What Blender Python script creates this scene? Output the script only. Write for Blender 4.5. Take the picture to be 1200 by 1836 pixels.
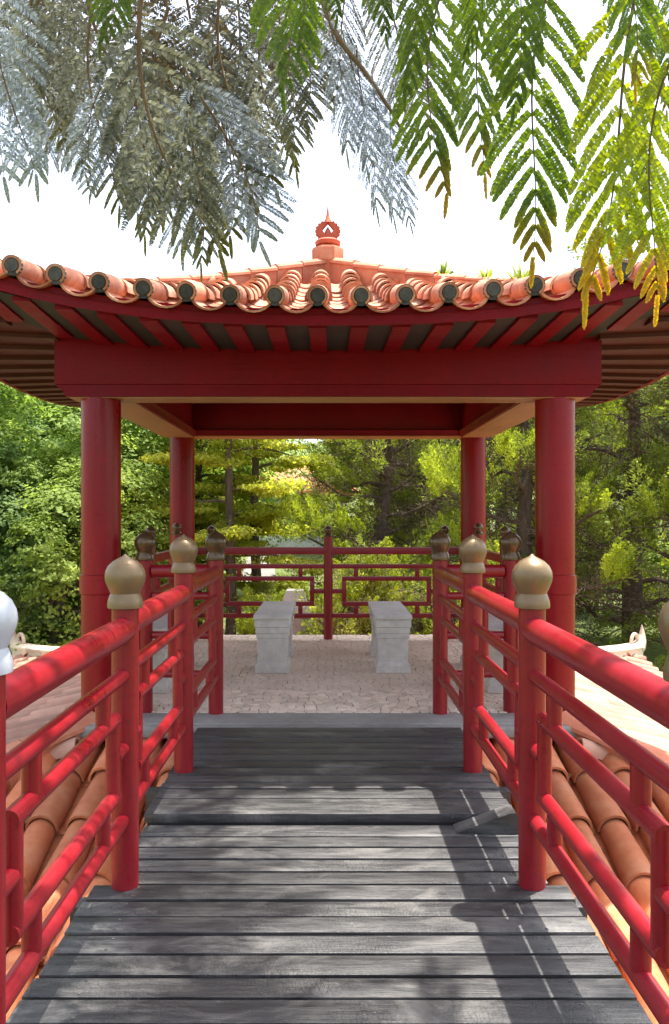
import bpy, bmesh, math, random
import numpy as np
from mathutils import Vector, Matrix, Quaternion
R = math.radians
random.seed(7)
SC = bpy.context.scene
COL = SC.collection
for o in list(bpy.data.objects):
    bpy.data.objects.remove(o)

# ------------------------------------------------------------------ camera, sky, sun, exposure
CAMZ, FPX, VX, VY = 1.354, 1454.0, 587.0, 925.0
cd = bpy.data.cameras.new('camera')
cam = bpy.data.objects.new('camera', cd)
COL.objects.link(cam)
cam.location = (-0.005, 0, CAMZ)
cam.rotation_euler = (R(90), 0, 0)
cd.sensor_fit = 'VERTICAL'
cd.sensor_height = 36.0
cd.sensor_width = 36.0 * 1200 / 1836
cd.lens = FPX / 1836 * 36.0
cd.shift_x = (600 - VX) / 1836
cd.shift_y = (VY - 918) / 1836
cd.clip_start = 0.05
cd.clip_end = 2000
SC.camera = cam

SUN_DIR = Vector((0.225, 0.175, 1.0)).normalized()      # towards the sun
elev = math.asin(SUN_DIR.z)
azim = math.atan2(SUN_DIR.x, SUN_DIR.y)
w = bpy.data.worlds.new('World')
SC.world = w
w.use_nodes = True
wn, wl = w.node_tree.nodes, w.node_tree.links
bg = wn['Background']
sky = wn.new('ShaderNodeTexSky')
sky.sky_type = 'NISHITA'
sky.sun_disc = False
sky.sun_elevation = elev
sky.sun_rotation = azim
sky.altitude = 300
sky.air_density = 1.0
sky.dust_density = 4.0
sky.ozone_density = 1.0
# thin bright summer haze veil: pulls the blue of the sky towards white everywhere alike
hs = wn.new('ShaderNodeHueSaturation')
hs.inputs['Saturation'].default_value = 0.6
hs.inputs['Value'].default_value = 1.0
wl.new(sky.outputs[0], hs.inputs['Color'])
wl.new(hs.outputs[0], bg.inputs[0])
bg.inputs[1].default_value = 0.15
sd = bpy.data.lights.new('sun', 'SUN')
sd.energy = 3.4
sd.angle = R(0.55)
sd.color = (1.0, 0.95, 0.87)
sun = bpy.data.objects.new('sun', sd)
COL.objects.link(sun)
sun.rotation_euler = Vector((0, 0, 1)).rotation_difference(SUN_DIR).to_euler()
sun.location = (2, 2, 12)
SC.view_settings.view_transform = 'Standard'
SC.view_settings.look = 'None'
SC.view_settings.gamma = 1.0
SC.view_settings.use_curve_mapping = False
SC.view_settings.exposure = 1.9
SC.render.engine = 'CYCLES'
SC.cycles.max_bounces = 10
SC.cycles.diffuse_bounces = 5
SC.cycles.transmission_bounces = 5
SC.cycles.transparent_max_bounces = 8

def at(px, py, Y):
    """photo pixel at depth Y -> world point"""
    return Vector(((px - VX) / FPX * Y - 0.005, Y, CAMZ - (py - VY) / FPX * Y))

# ------------------------------------------------------------------ materials
MATS = {}
def new_mat(name, rough=0.6, spec=0.5):
    m = bpy.data.materials.new(name)
    m.use_nodes = True
    nt = m.node_tree
    b = nt.nodes['Principled BSDF']
    b.inputs['Roughness'].default_value = rough
    b.inputs['Specular IOR Level'].default_value = spec
    MATS[name] = m
    return m, nt.nodes, nt.links, b

def noise(n, l, scale, detail=6, rough=0.6, coord='Object', stretch=(1, 1, 1), dist=0.0, rand_shift=False):
    tc = n.new('ShaderNodeTexCoord')
    mp = n.new('ShaderNodeMapping')
    mp.inputs['Scale'].default_value = stretch
    l.new(tc.outputs[coord], mp.inputs[0])
    if rand_shift:
        oi = n.new('ShaderNodeObjectInfo')
        mu = n.new('ShaderNodeMath'); mu.operation = 'MULTIPLY'; mu.inputs[1].default_value = 37.0
        l.new(oi.outputs['Random'], mu.inputs[0])
        cb = n.new('ShaderNodeCombineXYZ')
        for i in range(3):
            l.new(mu.outputs[0], cb.inputs[i])
        l.new(cb.outputs[0], mp.inputs[1])
    t = n.new('ShaderNodeTexNoise')
    t.inputs['Scale'].default_value = scale
    t.inputs['Detail'].default_value = detail
    t.inputs['Roughness'].default_value = rough
    t.inputs['Distortion'].default_value = dist
    l.new(mp.outputs[0], t.inputs[0])
    return t

def ramp(n, l, src, stops):
    r = n.new('ShaderNodeValToRGB')
    e = r.color_ramp.elements
    e[0].position, e[0].color = stops[0][0], (*stops[0][1], 1)
    e[1].position, e[1].color = stops[-1][0], (*stops[-1][1], 1)
    for p, c in stops[1:-1]:
        x = e.new(p); x.color = (*c, 1)
    l.new(src, r.inputs[0])
    return r

def mix(n, l, fac, a, b, mode='MIX'):
    m = n.new('ShaderNodeMix')
    m.data_type = 'RGBA'
    m.blend_type = mode
    if isinstance(fac, (int, float)):
        m.inputs[0].default_value = fac
    else:
        l.new(fac, m.inputs[0])
    for s, v in ((m.inputs[6], a), (m.inputs[7], b)):
        if isinstance(v, tuple):
            s.default_value = (*v, 1)
        else:
            l.new(v, s)
    return m.outputs[2]

def bump(n, l, src, b, strength=0.3, dist=0.01, prev=None):
    bp = n.new('ShaderNodeBump')
    bp.inputs['Strength'].default_value = strength
    bp.inputs['Distance'].default_value = dist
    l.new(src, bp.inputs['Height'])
    if prev:
        l.new(prev, bp.inputs['Normal'])
    l.new(bp.outputs[0], b.inputs['Normal'])
    return bp.outputs[0]

def rand_val(n, l, lo, hi):
    oi = n.new('ShaderNodeObjectInfo')
    mr = n.new('ShaderNodeMapRange')
    mr.inputs[3].default_value = lo
    mr.inputs[4].default_value = hi
    l.new(oi.outputs['Random'], mr.inputs[0])
    return mr.outputs[0]

def tint(n, l, col, val):
    h = n.new('ShaderNodeHueSaturation')
    l.new(col, h.inputs['Color'])
    l.new(val, h.inputs['Value'])
    return h.outputs[0]

def paint(name, c1, c2, rough=0.36, chip=None, spec=.5, grain=None):
    m, n, l, b = new_mat(name, rough, spec)
    t = noise(n, l, 3.0, 8, 0.65, 'Object', (1, 1, 0.5))
    r = ramp(n, l, t.outputs[0], [(0.3, c1), (0.7, c2)])
    t2 = noise(n, l, 38, 8, 0.7)
    dirt = ramp(n, l, t2.outputs[0], [(0.33, (0.55, 0.55, 0.55)), (0.48, (1, 1, 1))])
    c = mix(n, l, 0.55, r.outputs[0], dirt.outputs[0], 'MULTIPLY')
    if chip:
        t3 = noise(n, l, 14, 9, 0.75)
        k = ramp(n, l, t3.outputs[0], [(0.745, (0, 0, 0)), (0.765, (1, 1, 1))])
        c = mix(n, l, k.outputs[0], c, chip)
    l.new(c, b.inputs['Base Color'])
    rr = ramp(n, l, t.outputs[0], [(0.25, (rough - .1,) * 3), (0.8, (rough + .18,) * 3)])
    l.new(rr.outputs[0], b.inputs['Roughness'])
    nb_ = bump(n, l, t2.outputs[0], b, 0.06, 0.004)
    if grain:
        t4 = noise(n, l, 4, 8, .65, 'Object', grain, .5)
        bump(n, l, t4.outputs[0], b, .35, .006, nb_)
    return m

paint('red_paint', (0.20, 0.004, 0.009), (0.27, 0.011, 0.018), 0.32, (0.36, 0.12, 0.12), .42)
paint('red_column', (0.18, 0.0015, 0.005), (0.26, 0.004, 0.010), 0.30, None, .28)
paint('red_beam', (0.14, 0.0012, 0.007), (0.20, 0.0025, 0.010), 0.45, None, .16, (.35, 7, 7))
paint('bounce_tan', (0.26, 0.13, 0.055), (0.36, 0.20, 0.09), 0.45, None, .3, (6, 6, 6))  # golden tan paints the floor's bounce light onto the beam undersides
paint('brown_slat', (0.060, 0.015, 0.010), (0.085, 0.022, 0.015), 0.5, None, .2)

def bronze(name, c1, c2, metal=0.25, rough=0.36):
    m, n, l, b = new_mat(name, rough)
    t = noise(n, l, 9, 7, 0.7, rand_shift=True)
    r = ramp(n, l, t.outputs[0], [(0.3, c1), (0.7, c2)])
    l.new(r.outputs[0], b.inputs['Base Color'])
    b.inputs['Metallic'].default_value = metal
    t2 = noise(n, l, 60, 4, 0.6)
    bump(n, l, t2.outputs[0], b, 0.05, 0.003)
bronze('gold_paint', (0.15, 0.097, 0.046), (0.22, 0.148, 0.074), 0.35, 0.40)
bronze('dark_bronze', (0.060, 0.036, 0.018), (0.14, 0.085, 0.04), 0.35, 0.25)
bronze('finial_pale_grey', (0.34, 0.36, 0.40), (0.46, 0.48, 0.52), 0.0, 0.4)  # pale bluish grey, for the nearest left finial alone

def terracotta(name, c1, c2, c3, dirt=0.5):
    m, n, l, b = new_mat(name, 0.75, 0.25)
    t = noise(n, l, 7, 8, 0.65, rand_shift=True)
    r = ramp(n, l, t.outputs[0], [(0.28, c1), (0.5, c2), (0.72, c3)])
    c = tint(n, l, r.outputs[0], rand_val(n, l, 0.68, 1.22))
    t2 = noise(n, l, 17, 9, 0.75, rand_shift=True)
    k = ramp(n, l, t2.outputs[0], [(0.56, (0, 0, 0)), (0.76, (1, 1, 1))])
    ml = n.new('ShaderNodeMath'); ml.operation = 'MULTIPLY'; ml.inputs[1].default_value = dirt
    l.new(k.outputs[0], ml.inputs[0])
    c = mix(n, l, ml.outputs[0], c, (0.16, 0.12, 0.09))
    l.new(c, b.inputs['Base Color'])
    t3 = noise(n, l, 90, 5, 0.7)
    bump(n, l, t3.outputs[0], b, 0.2, 0.004)
terracotta('terracotta', (0.46, 0.13, 0.052), (0.56, 0.19, 0.085), (0.62, 0.28, 0.15), 0.45)
terracotta('roof_tile', (0.36, 0.115, 0.065), (0.50, 0.21, 0.12), (0.62, 0.37, 0.25), 0.75)
terracotta('ridge_clay', (0.44, 0.13, 0.07), (0.52, 0.18, 0.10), (0.56, 0.26, 0.16), 0.5)
terracotta('ornament_red', (0.40, 0.075, 0.045), (0.48, 0.11, 0.06), (0.54, 0.15, 0.09), 0.35)
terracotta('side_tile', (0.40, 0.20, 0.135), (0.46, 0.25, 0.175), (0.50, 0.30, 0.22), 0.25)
terracotta('pale_clay', (0.60, 0.45, 0.33), (0.66, 0.52, 0.40), (0.70, 0.58, 0.47), 0.3)

def stone(name, c1, c2, rough=0.8, scale=20, bstr=0.3, rand=0.12):
    m, n, l, b = new_mat(name, rough, 0.3)
    t = noise(n, l, scale, 9, 0.7, rand_shift=True)
    r = ramp(n, l, t.outputs[0], [(0.3, c1), (0.7, c2)])
    t1 = noise(n, l, 1.7, 5, 0.6)
    st = ramp(n, l, t1.outputs[0], [(0.35, (0.82, 0.80, 0.77)), (0.6, (1, 1, 1))])
    c = mix(n, l, 1.0, r.outputs[0], st.outputs[0], 'MULTIPLY')
    c = tint(n, l, c, rand_val(n, l, 1 - rand, 1 + rand))
    l.new(c, b.inputs['Base Color'])
    t2 = noise(n, l, 120, 6, 0.7)
    bump(n, l, t2.outputs[0], b, bstr, 0.004)
stone('bench_stone', (0.54, 0.505, 0.46), (0.74, 0.70, 0.65), 0.55, 18, 0.12, 0.03)
stone('slab_grey', (0.24, 0.225, 0.21), (0.34, 0.32, 0.30), 0.6, 14, 0.2)
stone('paving_stone', (0.78, 0.61, 0.47), (0.86, 0.73, 0.60), 0.72, 24, 0.3, 0.18)
stone('mortar', (0.08, 0.062, 0.052), (0.14, 0.11, 0.09), 0.9, 40, 0.3)
stone('cap_grey', (0.040, 0.041, 0.041), (0.105, 0.105, 0.103), 0.8, 30, 0.4, 0.25)
stone('plaster', (0.62, 0.59, 0.54), (0.74, 0.71, 0.66), 0.85, 5, 0.2)
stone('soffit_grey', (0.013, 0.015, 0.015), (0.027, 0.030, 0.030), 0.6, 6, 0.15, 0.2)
stone('boulder', (0.16, 0.15, 0.13), (0.30, 0.28, 0.25), 0.85, 5, 0.8)
stone('path_stone', (0.15, 0.145, 0.135), (0.23, 0.22, 0.205), 0.8, 8, 0.4)

# weathered, grey stained deck boards
m, n, l, b = new_mat('deck_wood', 0.5, 0.55)
g = noise(n, l, 5, 9, 0.65, 'Object', (0.9, 9, 9), 0.4, True)
r = ramp(n, l, g.outputs[0], [(0.30, (0.013, 0.0132, 0.0145)), (0.5, (0.035, 0.034, 0.035)), (0.70, (0.082, 0.079, 0.075))])
c = tint(n, l, r.outputs[0], rand_val(n, l, 0.7, 1.25))
wv = noise(n, l, 2.2, 7, 0.7, 'Object', (1, 1.6, 1), 0.6, True)
wk = ramp(n, l, wv.outputs[0], [(0.52, (0, 0, 0)), (0.70, (0.7, 0.7, 0.7))])
c = mix(n, l, wk.outputs[0], c, (0.185, 0.177, 0.165))
tc = n.new('ShaderNodeTexCoord')
mp = n.new('ShaderNodeMapping'); mp.inputs['Scale'].default_value = (95, 34, 10)
l.new(tc.outputs['Object'], mp.inputs[0])
nd = noise(n, l, 9, 4, 0.6)
mx = n.new('ShaderNodeMix'); mx.data_type = 'VECTOR'; mx.inputs[0].default_value = 0.12
l.new(mp.outputs[0], mx.inputs[4]); l.new(nd.outputs['Color'], mx.inputs[5])
vo = n.new('ShaderNodeTexVoronoi'); vo.feature = 'DISTANCE_TO_EDGE'; vo.inputs['Scale'].default_value = 1.0
l.new(mx.outputs[1], vo.inputs[0])
ck = ramp(n, l, vo.outputs[0], [(0.0, (0, 0, 0)), (0.07, (1, 1, 1))])
msk = noise(n, l, 2.6, 5, 0.6, 'Object', (1, 1, 1), 0, True)
mk = ramp(n, l, msk.outputs[0], [(0.42, (0, 0, 0)), (0.60, (0.62, 0.62, 0.62))])
ckm = mix(n, l, mk.outputs[0], (1, 1, 1), ck.outputs[0])
c = mix(n, l, 1.0, c, ckm, 'MULTIPLY')
spk = noise(n, l, 55, 3, 0.5, 'Object', (1, 1.4, 1), 0, True)
sk = ramp(n, l, spk.outputs[0], [(0.71, (0, 0, 0)), (0.76, (0.5, 0.5, 0.5))])
c = mix(n, l, sk.outputs[0], c, (0.2, 0.19, 0.18))
l.new(c, b.inputs['Base Color'])
rr = ramp(n, l, g.outputs[0], [(0.3, (0.36,) * 3), (0.75, (0.58,) * 3)])
l.new(rr.outputs[0], b.inputs['Roughness'])
gf = noise(n, l, 14, 8, 0.7, 'Object', (0.5, 14, 14), 0.3, True)
nb = bump(n, l, gf.outputs[0], b, 0.55, 0.005)
bump(n, l, ckm, b, 0.5, 0.002, nb)

def bark(name, c1, c2):
    m, n, l, b = new_mat(name, 0.9, 0.2)
    t = noise(n, l, 6, 8, 0.7, 'Object', (3, 3, 0.7), 0.5)
    r = ramp(n, l, t.outputs[0], [(0.3, c1), (0.7, c2)])
    l.new(r.outputs[0], b.inputs['Base Color'])
    bump(n, l, t.outputs[0], b, 0.8, 0.03)
bark('bark_grey', (0.07, 0.055, 0.045), (0.19, 0.16, 0.13))
bark('bark_dark', (0.06, 0.043, 0.032), (0.17, 0.125, 0.09))
bark('stem_brown', (0.12, 0.07, 0.035), (0.22, 0.15, 0.08))

def foliage(name, cols, trans=0.4, rough=0.5, tip=None, spec=0.35):
    """each leaf is its own island: colour varies leaf by leaf and plant by plant"""
    m, n, l, b = new_mat(name, rough, spec)
    geo = n.new('ShaderNodeNewGeometry')
    st = [(i / (len(cols) - 1), c) for i, c in enumerate(cols)]
    t = noise(n, l, 0.9, 3, 0.6, 'Object')
    ad = n.new('ShaderNodeMath'); ad.operation = 'MULTIPLY_ADD'; ad.inputs[1].default_value = 0.55
    sb = n.new('ShaderNodeMath'); sb.operation = 'MULTIPLY_ADD'; sb.inputs[1].default_value = 1.5; sb.inputs[2].default_value = -0.5
    l.new(t.outputs[0], sb.inputs[0])
    l.new(geo.outputs['Random Per Island'], ad.inputs[0])
    l.new(sb.outputs[0], ad.inputs[2])
    r = ramp(n, l, ad.outputs[0], st)
    k_ = 1.22 if name.startswith(('leaf_', 'conifer')) else 1.0
    c = tint(n, l, r.outputs[0], rand_val(n, l, 0.85 * k_, 1.15 * k_))
    if tip:
        a = n.new('ShaderNodeAttribute'); a.attribute_name = 'tip'
        k = ramp(n, l, a.outputs['Fac'], [(tip[1], (0, 0, 0)), (tip[2], (1, 1, 1))])
        c = mix(n, l, k.outputs[0], c, tip[0])
    l.new(c, b.inputs['Base Color'])
    tr = n.new('ShaderNodeBsdfTranslucent')
    h = n.new('ShaderNodeHueSaturation'); h.inputs['Saturation'].default_value = 1.1; h.inputs['Value'].default_value = 1.25
    l.new(c, h.inputs['Color']); l.new(h.outputs[0], tr.inputs[0])
    ms = n.new('ShaderNodeMixShader'); ms.inputs[0].default_value = trans
    l.new(b.outputs[0], ms.inputs[1]); l.new(tr.outputs[0], ms.inputs[2])
    l.new(ms.outputs[0], n['Material Output'].inputs[0])
foliage('leaf_mid', [(0.09, 0.14, 0.028), (0.15, 0.22, 0.045), (0.23, 0.30, 0.08)],0.56, 0.6, None, .2)
foliage('leaf_fresh', [(0.13, 0.19, 0.035), (0.22, 0.30, 0.06), (0.32, 0.39, 0.09)],0.56, 0.6, None, .2)
foliage('leaf_yellow', [(0.22, 0.25, 0.035), (0.34, 0.36, 0.05), (0.46, 0.44, 0.07)], 0.6, 0.6, None, .2)
foliage('leaf_cool', [(0.09, 0.15, 0.045), (0.15, 0.23, 0.075), (0.23, 0.31, 0.12)],0.56, 0.6, None, .2)
foliage('conifer_dark', [(0.10, 0.125, 0.022), (0.17, 0.21, 0.038), (0.26, 0.30, 0.06)], 0.52, 0.6, None, .2)
foliage('conifer_bright', [(0.17, 0.21, 0.028), (0.26, 0.31, 0.04), (0.38, 0.42, 0.06)], 0.5, 0.6, None, .2)
foliage('dead_twig', [(0.06, 0.042, 0.032), (0.12, 0.085, 0.063), (0.20, 0.15, 0.11)], 0.15, 0.9, None, .1)
foliage('frond_green', [(0.07, 0.12, 0.015), (0.13, 0.20, 0.022), (0.21, 0.28, 0.035)], 0.55, 0.4, ((0.50, 0.36, 0.03), 0.70, 0.92))
foliage('frond_lime', [(0.14, 0.19, 0.015), (0.22, 0.28, 0.025), (0.32, 0.36, 0.035)], 0.55, 0.4, ((0.58, 0.40, 0.025), 0.62, 0.86))
foliage('frond_olive', [(0.025, 0.026, 0.016), (0.09, 0.092, 0.055), (0.25, 0.255, 0.18)], 0.5, 0.28, ((0.24, 0.23, 0.05), 0.65, 1.0))  # lightest stop paints specular sparkle onto random leaflets
foliage('frond_umber', [(0.022, 0.016, 0.009), (0.065, 0.050, 0.024), (0.16, 0.13, 0.06)], 0.45, 0.4, ((0.24, 0.23, 0.06), 0.70, 1.0))
foliage('frond_sky_gloss', [(0.06, 0.065, 0.055), (0.18, 0.21, 0.21), (0.50, 0.55, 0.58)], 0.42, 0.25, ((0.24, 0.26, 0.14), 0.75, 1.0), 0.8)  # bluish white stops put the sky's gloss into the leaflet colour
foliage('frond_deep', [(0.06, 0.10, 0.010), (0.11, 0.17, 0.015), (0.18, 0.25, 0.02)], 0.5, 0.4)
foliage('dry_leaf', [(0.14, 0.06, 0.025), (0.22, 0.11, 0.04), (0.32, 0.19, 0.07)], 0.2, 0.8)

m, n, l, b = new_mat('lawn', 0.9, 0.2)
t = noise(n, l, 0.8, 9, 0.7)
r = ramp(n, l, t.outputs[0], [(0.3, (0.075, 0.10, 0.03)), (0.5, (0.14, 0.18, 0.05)), (0.7, (0.22, 0.22, 0.09))])
l.new(r.outputs[0], b.inputs['Base Color'])
t = noise(n, l, 30, 6, 0.7)
bump(n, l, t.outputs[0], b, 1.0, 0.06)

# ------------------------------------------------------------------ mesh helpers
class MB:
    def __init__(self):
        self.v, self.f = [], []
    def add(self, vs, fs):
        k = len(self.v)
        self.v += [tuple(x) for x in vs]
        self.f += [tuple(i + k for i in f) for f in fs]
        return self
    def box(self, x0, x1, y0, y1, z0, z1):
        vs = [(x, y, z) for z in (z0, z1) for y in (y0, y1) for x in (x0, x1)]
        return self.add(vs, [(0, 2, 3, 1), (4, 5, 7, 6), (0, 1, 5, 4), (2, 6, 7, 3), (0, 4, 6, 2), (1, 3, 7, 5)])
    def bevel_box(self, x0, x1, y0, y1, z0, z1, bv=0.006, seg=2):
        bm = bmesh.new()
        bmesh.ops.create_cube(bm, size=1)
        for v in bm.verts:
            v.co = Vector(((x0 + x1) / 2 + v.co.x * (x1 - x0), (y0 + y1) / 2 + v.co.y * (y1 - y0), (z0 + z1) / 2 + v.co.z * (z1 - z0)))
        bmesh.ops.bevel(bm, geom=list(bm.edges), offset=bv, segments=seg, affect='EDGES', profile=0.6)
        bm.verts.index_update()
        self.add([v.co for v in bm.verts], [[v.index for v in f.verts] for f in bm.faces])
        bm.free()
        return self
    def tube(self, pts, rad, n=12, cap=True):
        pts = [Vector(p) for p in pts]
        if isinstance(rad, (int, float)):
            rad = [rad] * len(pts)
        vs, fs = [], []
        ref = None
        for i, p in enumerate(pts):
            d = (pts[min(i + 1, len(pts) - 1)] - pts[max(i - 1, 0)]).normalized()
            if ref is None:
                ref = Vector((0, 0, 1)) if abs(d.z) < 0.9 else Vector((1, 0, 0))
            a = d.cross(ref).normalized(); b_ = a.cross(d).normalized(); ref = b_
            for k in range(n):
                an = 2 * math.pi * k / n
                vs.append(p + (a * math.cos(an) + b_ * math.sin(an)) * rad[i])
        for i in range(len(pts) - 1):
            for k in range(n):
                fs.append((i * n + k, i * n + (k + 1) % n, (i + 1) * n + (k + 1) % n, (i + 1) * n + k))
        if cap:
            fs.append(tuple(range(n))); fs.append(tuple(reversed([(len(pts) - 1) * n + k for k in range(n)])))
        return self.add(vs, fs)
    def lathe(self, prof, n=24, c=(0, 0, 0), square=False):
        vs, fs = [], []
        for (r_, z) in prof:
            for k in range(n):
                an = 2 * math.pi * (k + 0.5) / n
                s = 1.0
                if square:
                    s = 1 / max(abs(math.cos(an)), abs(math.sin(an)))
                vs.append((c[0] + r_ * s * math.cos(an), c[1] + r_ * s * math.sin(an), c[2] + z))
        for i in range(len(prof) - 1):
            for k in range(n):
                fs.append((i * n + k, i * n + (k + 1) % n, (i + 1) * n + (k + 1) % n, (i + 1) * n + k))
        fs.append(tuple(reversed(range(n)))); fs.append(tuple((len(prof) - 1) * n + k for k in range(n)))
        return self.add(vs, fs)
    def mesh(self, name, mat, angle=38):
        me = bpy.data.meshes.new(name)
        me.from_pydata(self.v, [], self.f)
        me.validate()
        bm = bmesh.new(); bm.from_mesh(me)
        bmesh.ops.recalc_face_normals(bm, faces=bm.faces)
        bm.to_mesh(me); bm.free()
        if angle:
            me.shade_smooth()
            me.set_sharp_from_angle(angle=R(angle))
        if mat:
            me.materials.append(MATS[mat])
        return me
    def build(self, name, mat, parent=None, angle=38):
        return place(name, self.mesh(name, mat, angle), parent)

def place(name, me, parent=None, M=None):
    o = bpy.data.objects.new(name, me)
    COL.objects.link(o)
    if parent is not None:
        o.parent = parent
        if parent.type == 'EMPTY':
            o.matrix_parent_inverse = Matrix.Translation(-parent.location)
    if M is not None:
        o.matrix_basis = M
    return o

def thing(name, label, cat, loc=(0, 0, 0), group=None):
    o = bpy.data.objects.new(name, None)
    o.empty_display_size = 0.2
    COL.objects.link(o)
    o.location = loc
    o['label'] = label; o['category'] = cat
    if group:
        o['group'] = group
    return o

def tag(o, label, cat, group=None):
    o['label'] = label; o['category'] = cat
    if group:
        o['group'] = group
    return o

def copy_tree(o, parent=None):
    c = o.copy(); COL.objects.link(c)
    if parent is not None:
        c.parent = parent
    for ch in list(o.children):
        copy_tree(ch, c)
    return c

def np_mesh(name, V, F4, mat, face_attr=None):
    me = bpy.data.meshes.new(name)
    nv, nf = len(V), len(F4)
    me.vertices.add(nv); me.vertices.foreach_set('co', np.asarray(V, np.float32).ravel())
    me.loops.add(nf * 4); me.loops.foreach_set('vertex_index', np.asarray(F4, np.int32).ravel())
    me.polygons.add(nf); me.polygons.foreach_set('loop_start', np.arange(0, nf * 4, 4, dtype=np.int32))
    me.update(calc_edges=True)
    if face_attr is not None:
        a = me.attributes.new('tip', 'FLOAT', 'FACE')
        a.data.foreach_set('value', np.asarray(face_attr, np.float32))
    me.materials.append(MATS[mat])
    return me

# ------------------------------------------------------------------ ground
def ground_z(x, y):
    def ss(a, b_, t):
        t = min(1, max(0, (t - a) / (b_ - a))); return t * t * (3 - 2 * t)
    z = -3.3 + 2.0 * ss(11, 17, y) + 2.5 * ss(17, 48, y) + 22 * ss(55, 260, y)
    z += 10 * ss(22, 160, abs(x)) 
    z += 0.12 * math.sin(x * 0.7 + 1) * math.cos(y * 0.5)
    return z
mb = MB()
NX, NY = 90, 100
xs = [math.copysign(abs(t) ** 2.2 * 600, t) for t in np.linspace(-1, 1, NX)]
ys = [-60 + 120 * t + 600 * max(0, t) ** 4 for t in np.linspace(0, 1, NY)]
mb.add([(x, y, ground_z(x, y)) for y in ys for x in xs],
       [(j * NX + i, j * NX + i + 1, (j + 1) * NX + i + 1, (j + 1) * NX + i) for j in range(NY - 1) for i in range(NX - 1)])
gr = mb.build('ground', 'lawn', None, 180)
gr['kind'] = 'structure'

# ------------------------------------------------------------------ the pavilion
ZF = 0.044                     # pavilion floor / upper deck level
CX, CY, CH = 0.0, 6.975, 1.525  # centre and half column spacing
pav = thing('pavilion', 'open red wooden pavilion with four round columns and curved clay tile roof', 'pavilion', (0, CY, -0.1))

# base slab, plinth, floor
SLX, SY0, SY1 = 1.70, 5.08, 9.02
slab_pts = []
mb = MB()
mb.bevel_box(-SLX, SLX, SY0, SY1, -0.045, 0.034, 0.028, 4)
slab = mb.build('base_slab', 'slab_grey', pav)
mb = MB(); mb.bevel_box(-1.52, 1.52, 5.26, 8.86, -0.62, -0.04, 0.01)
mb.build('plinth', 'red_beam', pav)
# front sill board of the floor (plain grey) and cracked paving behind it
FX0, FX1, FY0, FY1 = -1.62, 1.62, 5.40, 8.93
mb = MB(); mb.bevel_box(-1.66, 1.66, 5.12, 5.395, 0.030, ZF, 0.004); mb.build('sill_board', 'slab_grey', pav)
mb = MB(); mb.box(FX0, FX1, FY0, FY1, 0.030, 0.037)
floor = mb.build('floor_bed', 'mortar', pav)
rng = np.random.default_rng(3)
CELL = 0.064
pts = []
ny = int((FY1 - FY0) / CELL); nx = int((FX1 - FX0) / CELL)
for j in range(-1, ny + 2):
    for i in range(-1, nx + 2):
        pts.append((FX0 + (i + 0.5 + rng.uniform(-.42, .42)) * CELL, FY0 + (j + 0.5 + rng.uniform(-.42, .42)) * CELL))
pts = np.array(pts)
def clip(poly, nx_, ny_, d):
    out = []
    for i in range(len(poly)):
        a, b_ = poly[i], poly[(i + 1) % len(poly)]
        da = a[0] * nx_ + a[1] * ny_ - d; db = b_[0] * nx_ + b_[1] * ny_ - d
        if da <= 0:
            out.append(a)
        if da * db < 0:
            t = da / (da - db)
            out.append((a[0] + (b_[0] - a[0]) * t, a[1] + (b_[1] - a[1]) * t))
    return out
stones = []
for p in pts:
    if not (FX0 < p[0] < FX1 and FY0 < p[1] < FY1):
        continue
    d2 = ((pts - p) ** 2).sum(1)
    nb_ = pts[(d2 < (CELL * 3) ** 2) & (d2 > 1e-9)]
    poly = [(p[0] - CELL * 2, p[1] - CELL * 2), (p[0] + CELL * 2, p[1] - CELL * 2), (p[0] + CELL * 2, p[1] + CELL * 2), (p[0] - CELL * 2, p[1] + CELL * 2)]
    for q in nb_:
        dx, dy = q - p; L_ = math.hypot(dx, dy)
        poly = clip(poly, dx / L_, dy / L_, ((p[0] + q[0]) / 2 * dx + (p[1] + q[1]) / 2 * dy) / L_ - 0.0031)
    for a in ((1, 0, FX1), (-1, 0, -FX0), (0, 1, FY1), (0, -1, -FY0)):
        poly = clip(poly, *a)
    if len(poly) > 2:
        stones.append((p, poly))
def stone_mb(mb, p, poly):
    zt = 0.046 + rng.uniform(-.0018, .0022); k = len(poly); tx, ty = rng.uniform(-.03, .03, 2)
    inner = [(p[0] + (a[0] - p[0]) * .93, p[1] + (a[1] - p[1]) * .93) for a in poly]
    zz = lambda a: zt + (a[0] - p[0]) * tx + (a[1] - p[1]) * ty
    vs = [(a[0], a[1], 0.034) for a in poly] + [(a[0], a[1], zz(a) - .003) for a in poly] + [(a[0], a[1], zz(a)) for a in inner]
    fs = [(i, (i + 1) % k, k + (i + 1) % k, k + i) for i in range(k)] + [(k + i, k + (i + 1) % k, 2 * k + (i + 1) % k, 2 * k + i) for i in range(k)]
    fs.append(tuple(2 * k + i for i in range(k)))
    mb.add(vs, fs)
stones.sort(key=lambda s: s[0][1] + (3 if abs(s[0][0]) > 0.85 else 0))
for p, poly in stones[:290]:
    mb = MB(); stone_mb(mb, p, poly)
    mb.build('paving_stone', 'paving_stone', floor, 0)
mb = MB()
for p, poly in stones[290:]:
    stone_mb(mb, p, poly)
o = mb.build('paving_stones', 'paving_stone', floor, 0); o['kind'] = 'stuff'

# columns
for sx in (-1, 1):
    for yy in (CY - CH, CY + CH):
        mb = MB(); mb.lathe([(0.130, -0.0), (0.130, 2.30)], 40, (sx * CH, yy, ZF - 0.012))
        c_ = mb.build('column', 'red_column', pav)
        mb = MB(); mb.lathe([(0.132, 0.79), (0.141, 0.795), (0.141, 0.915), (0.132, 0.92)], 40, (sx * CH, yy, ZF))
        mb.build('collar', 'red_column', c_)

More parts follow.
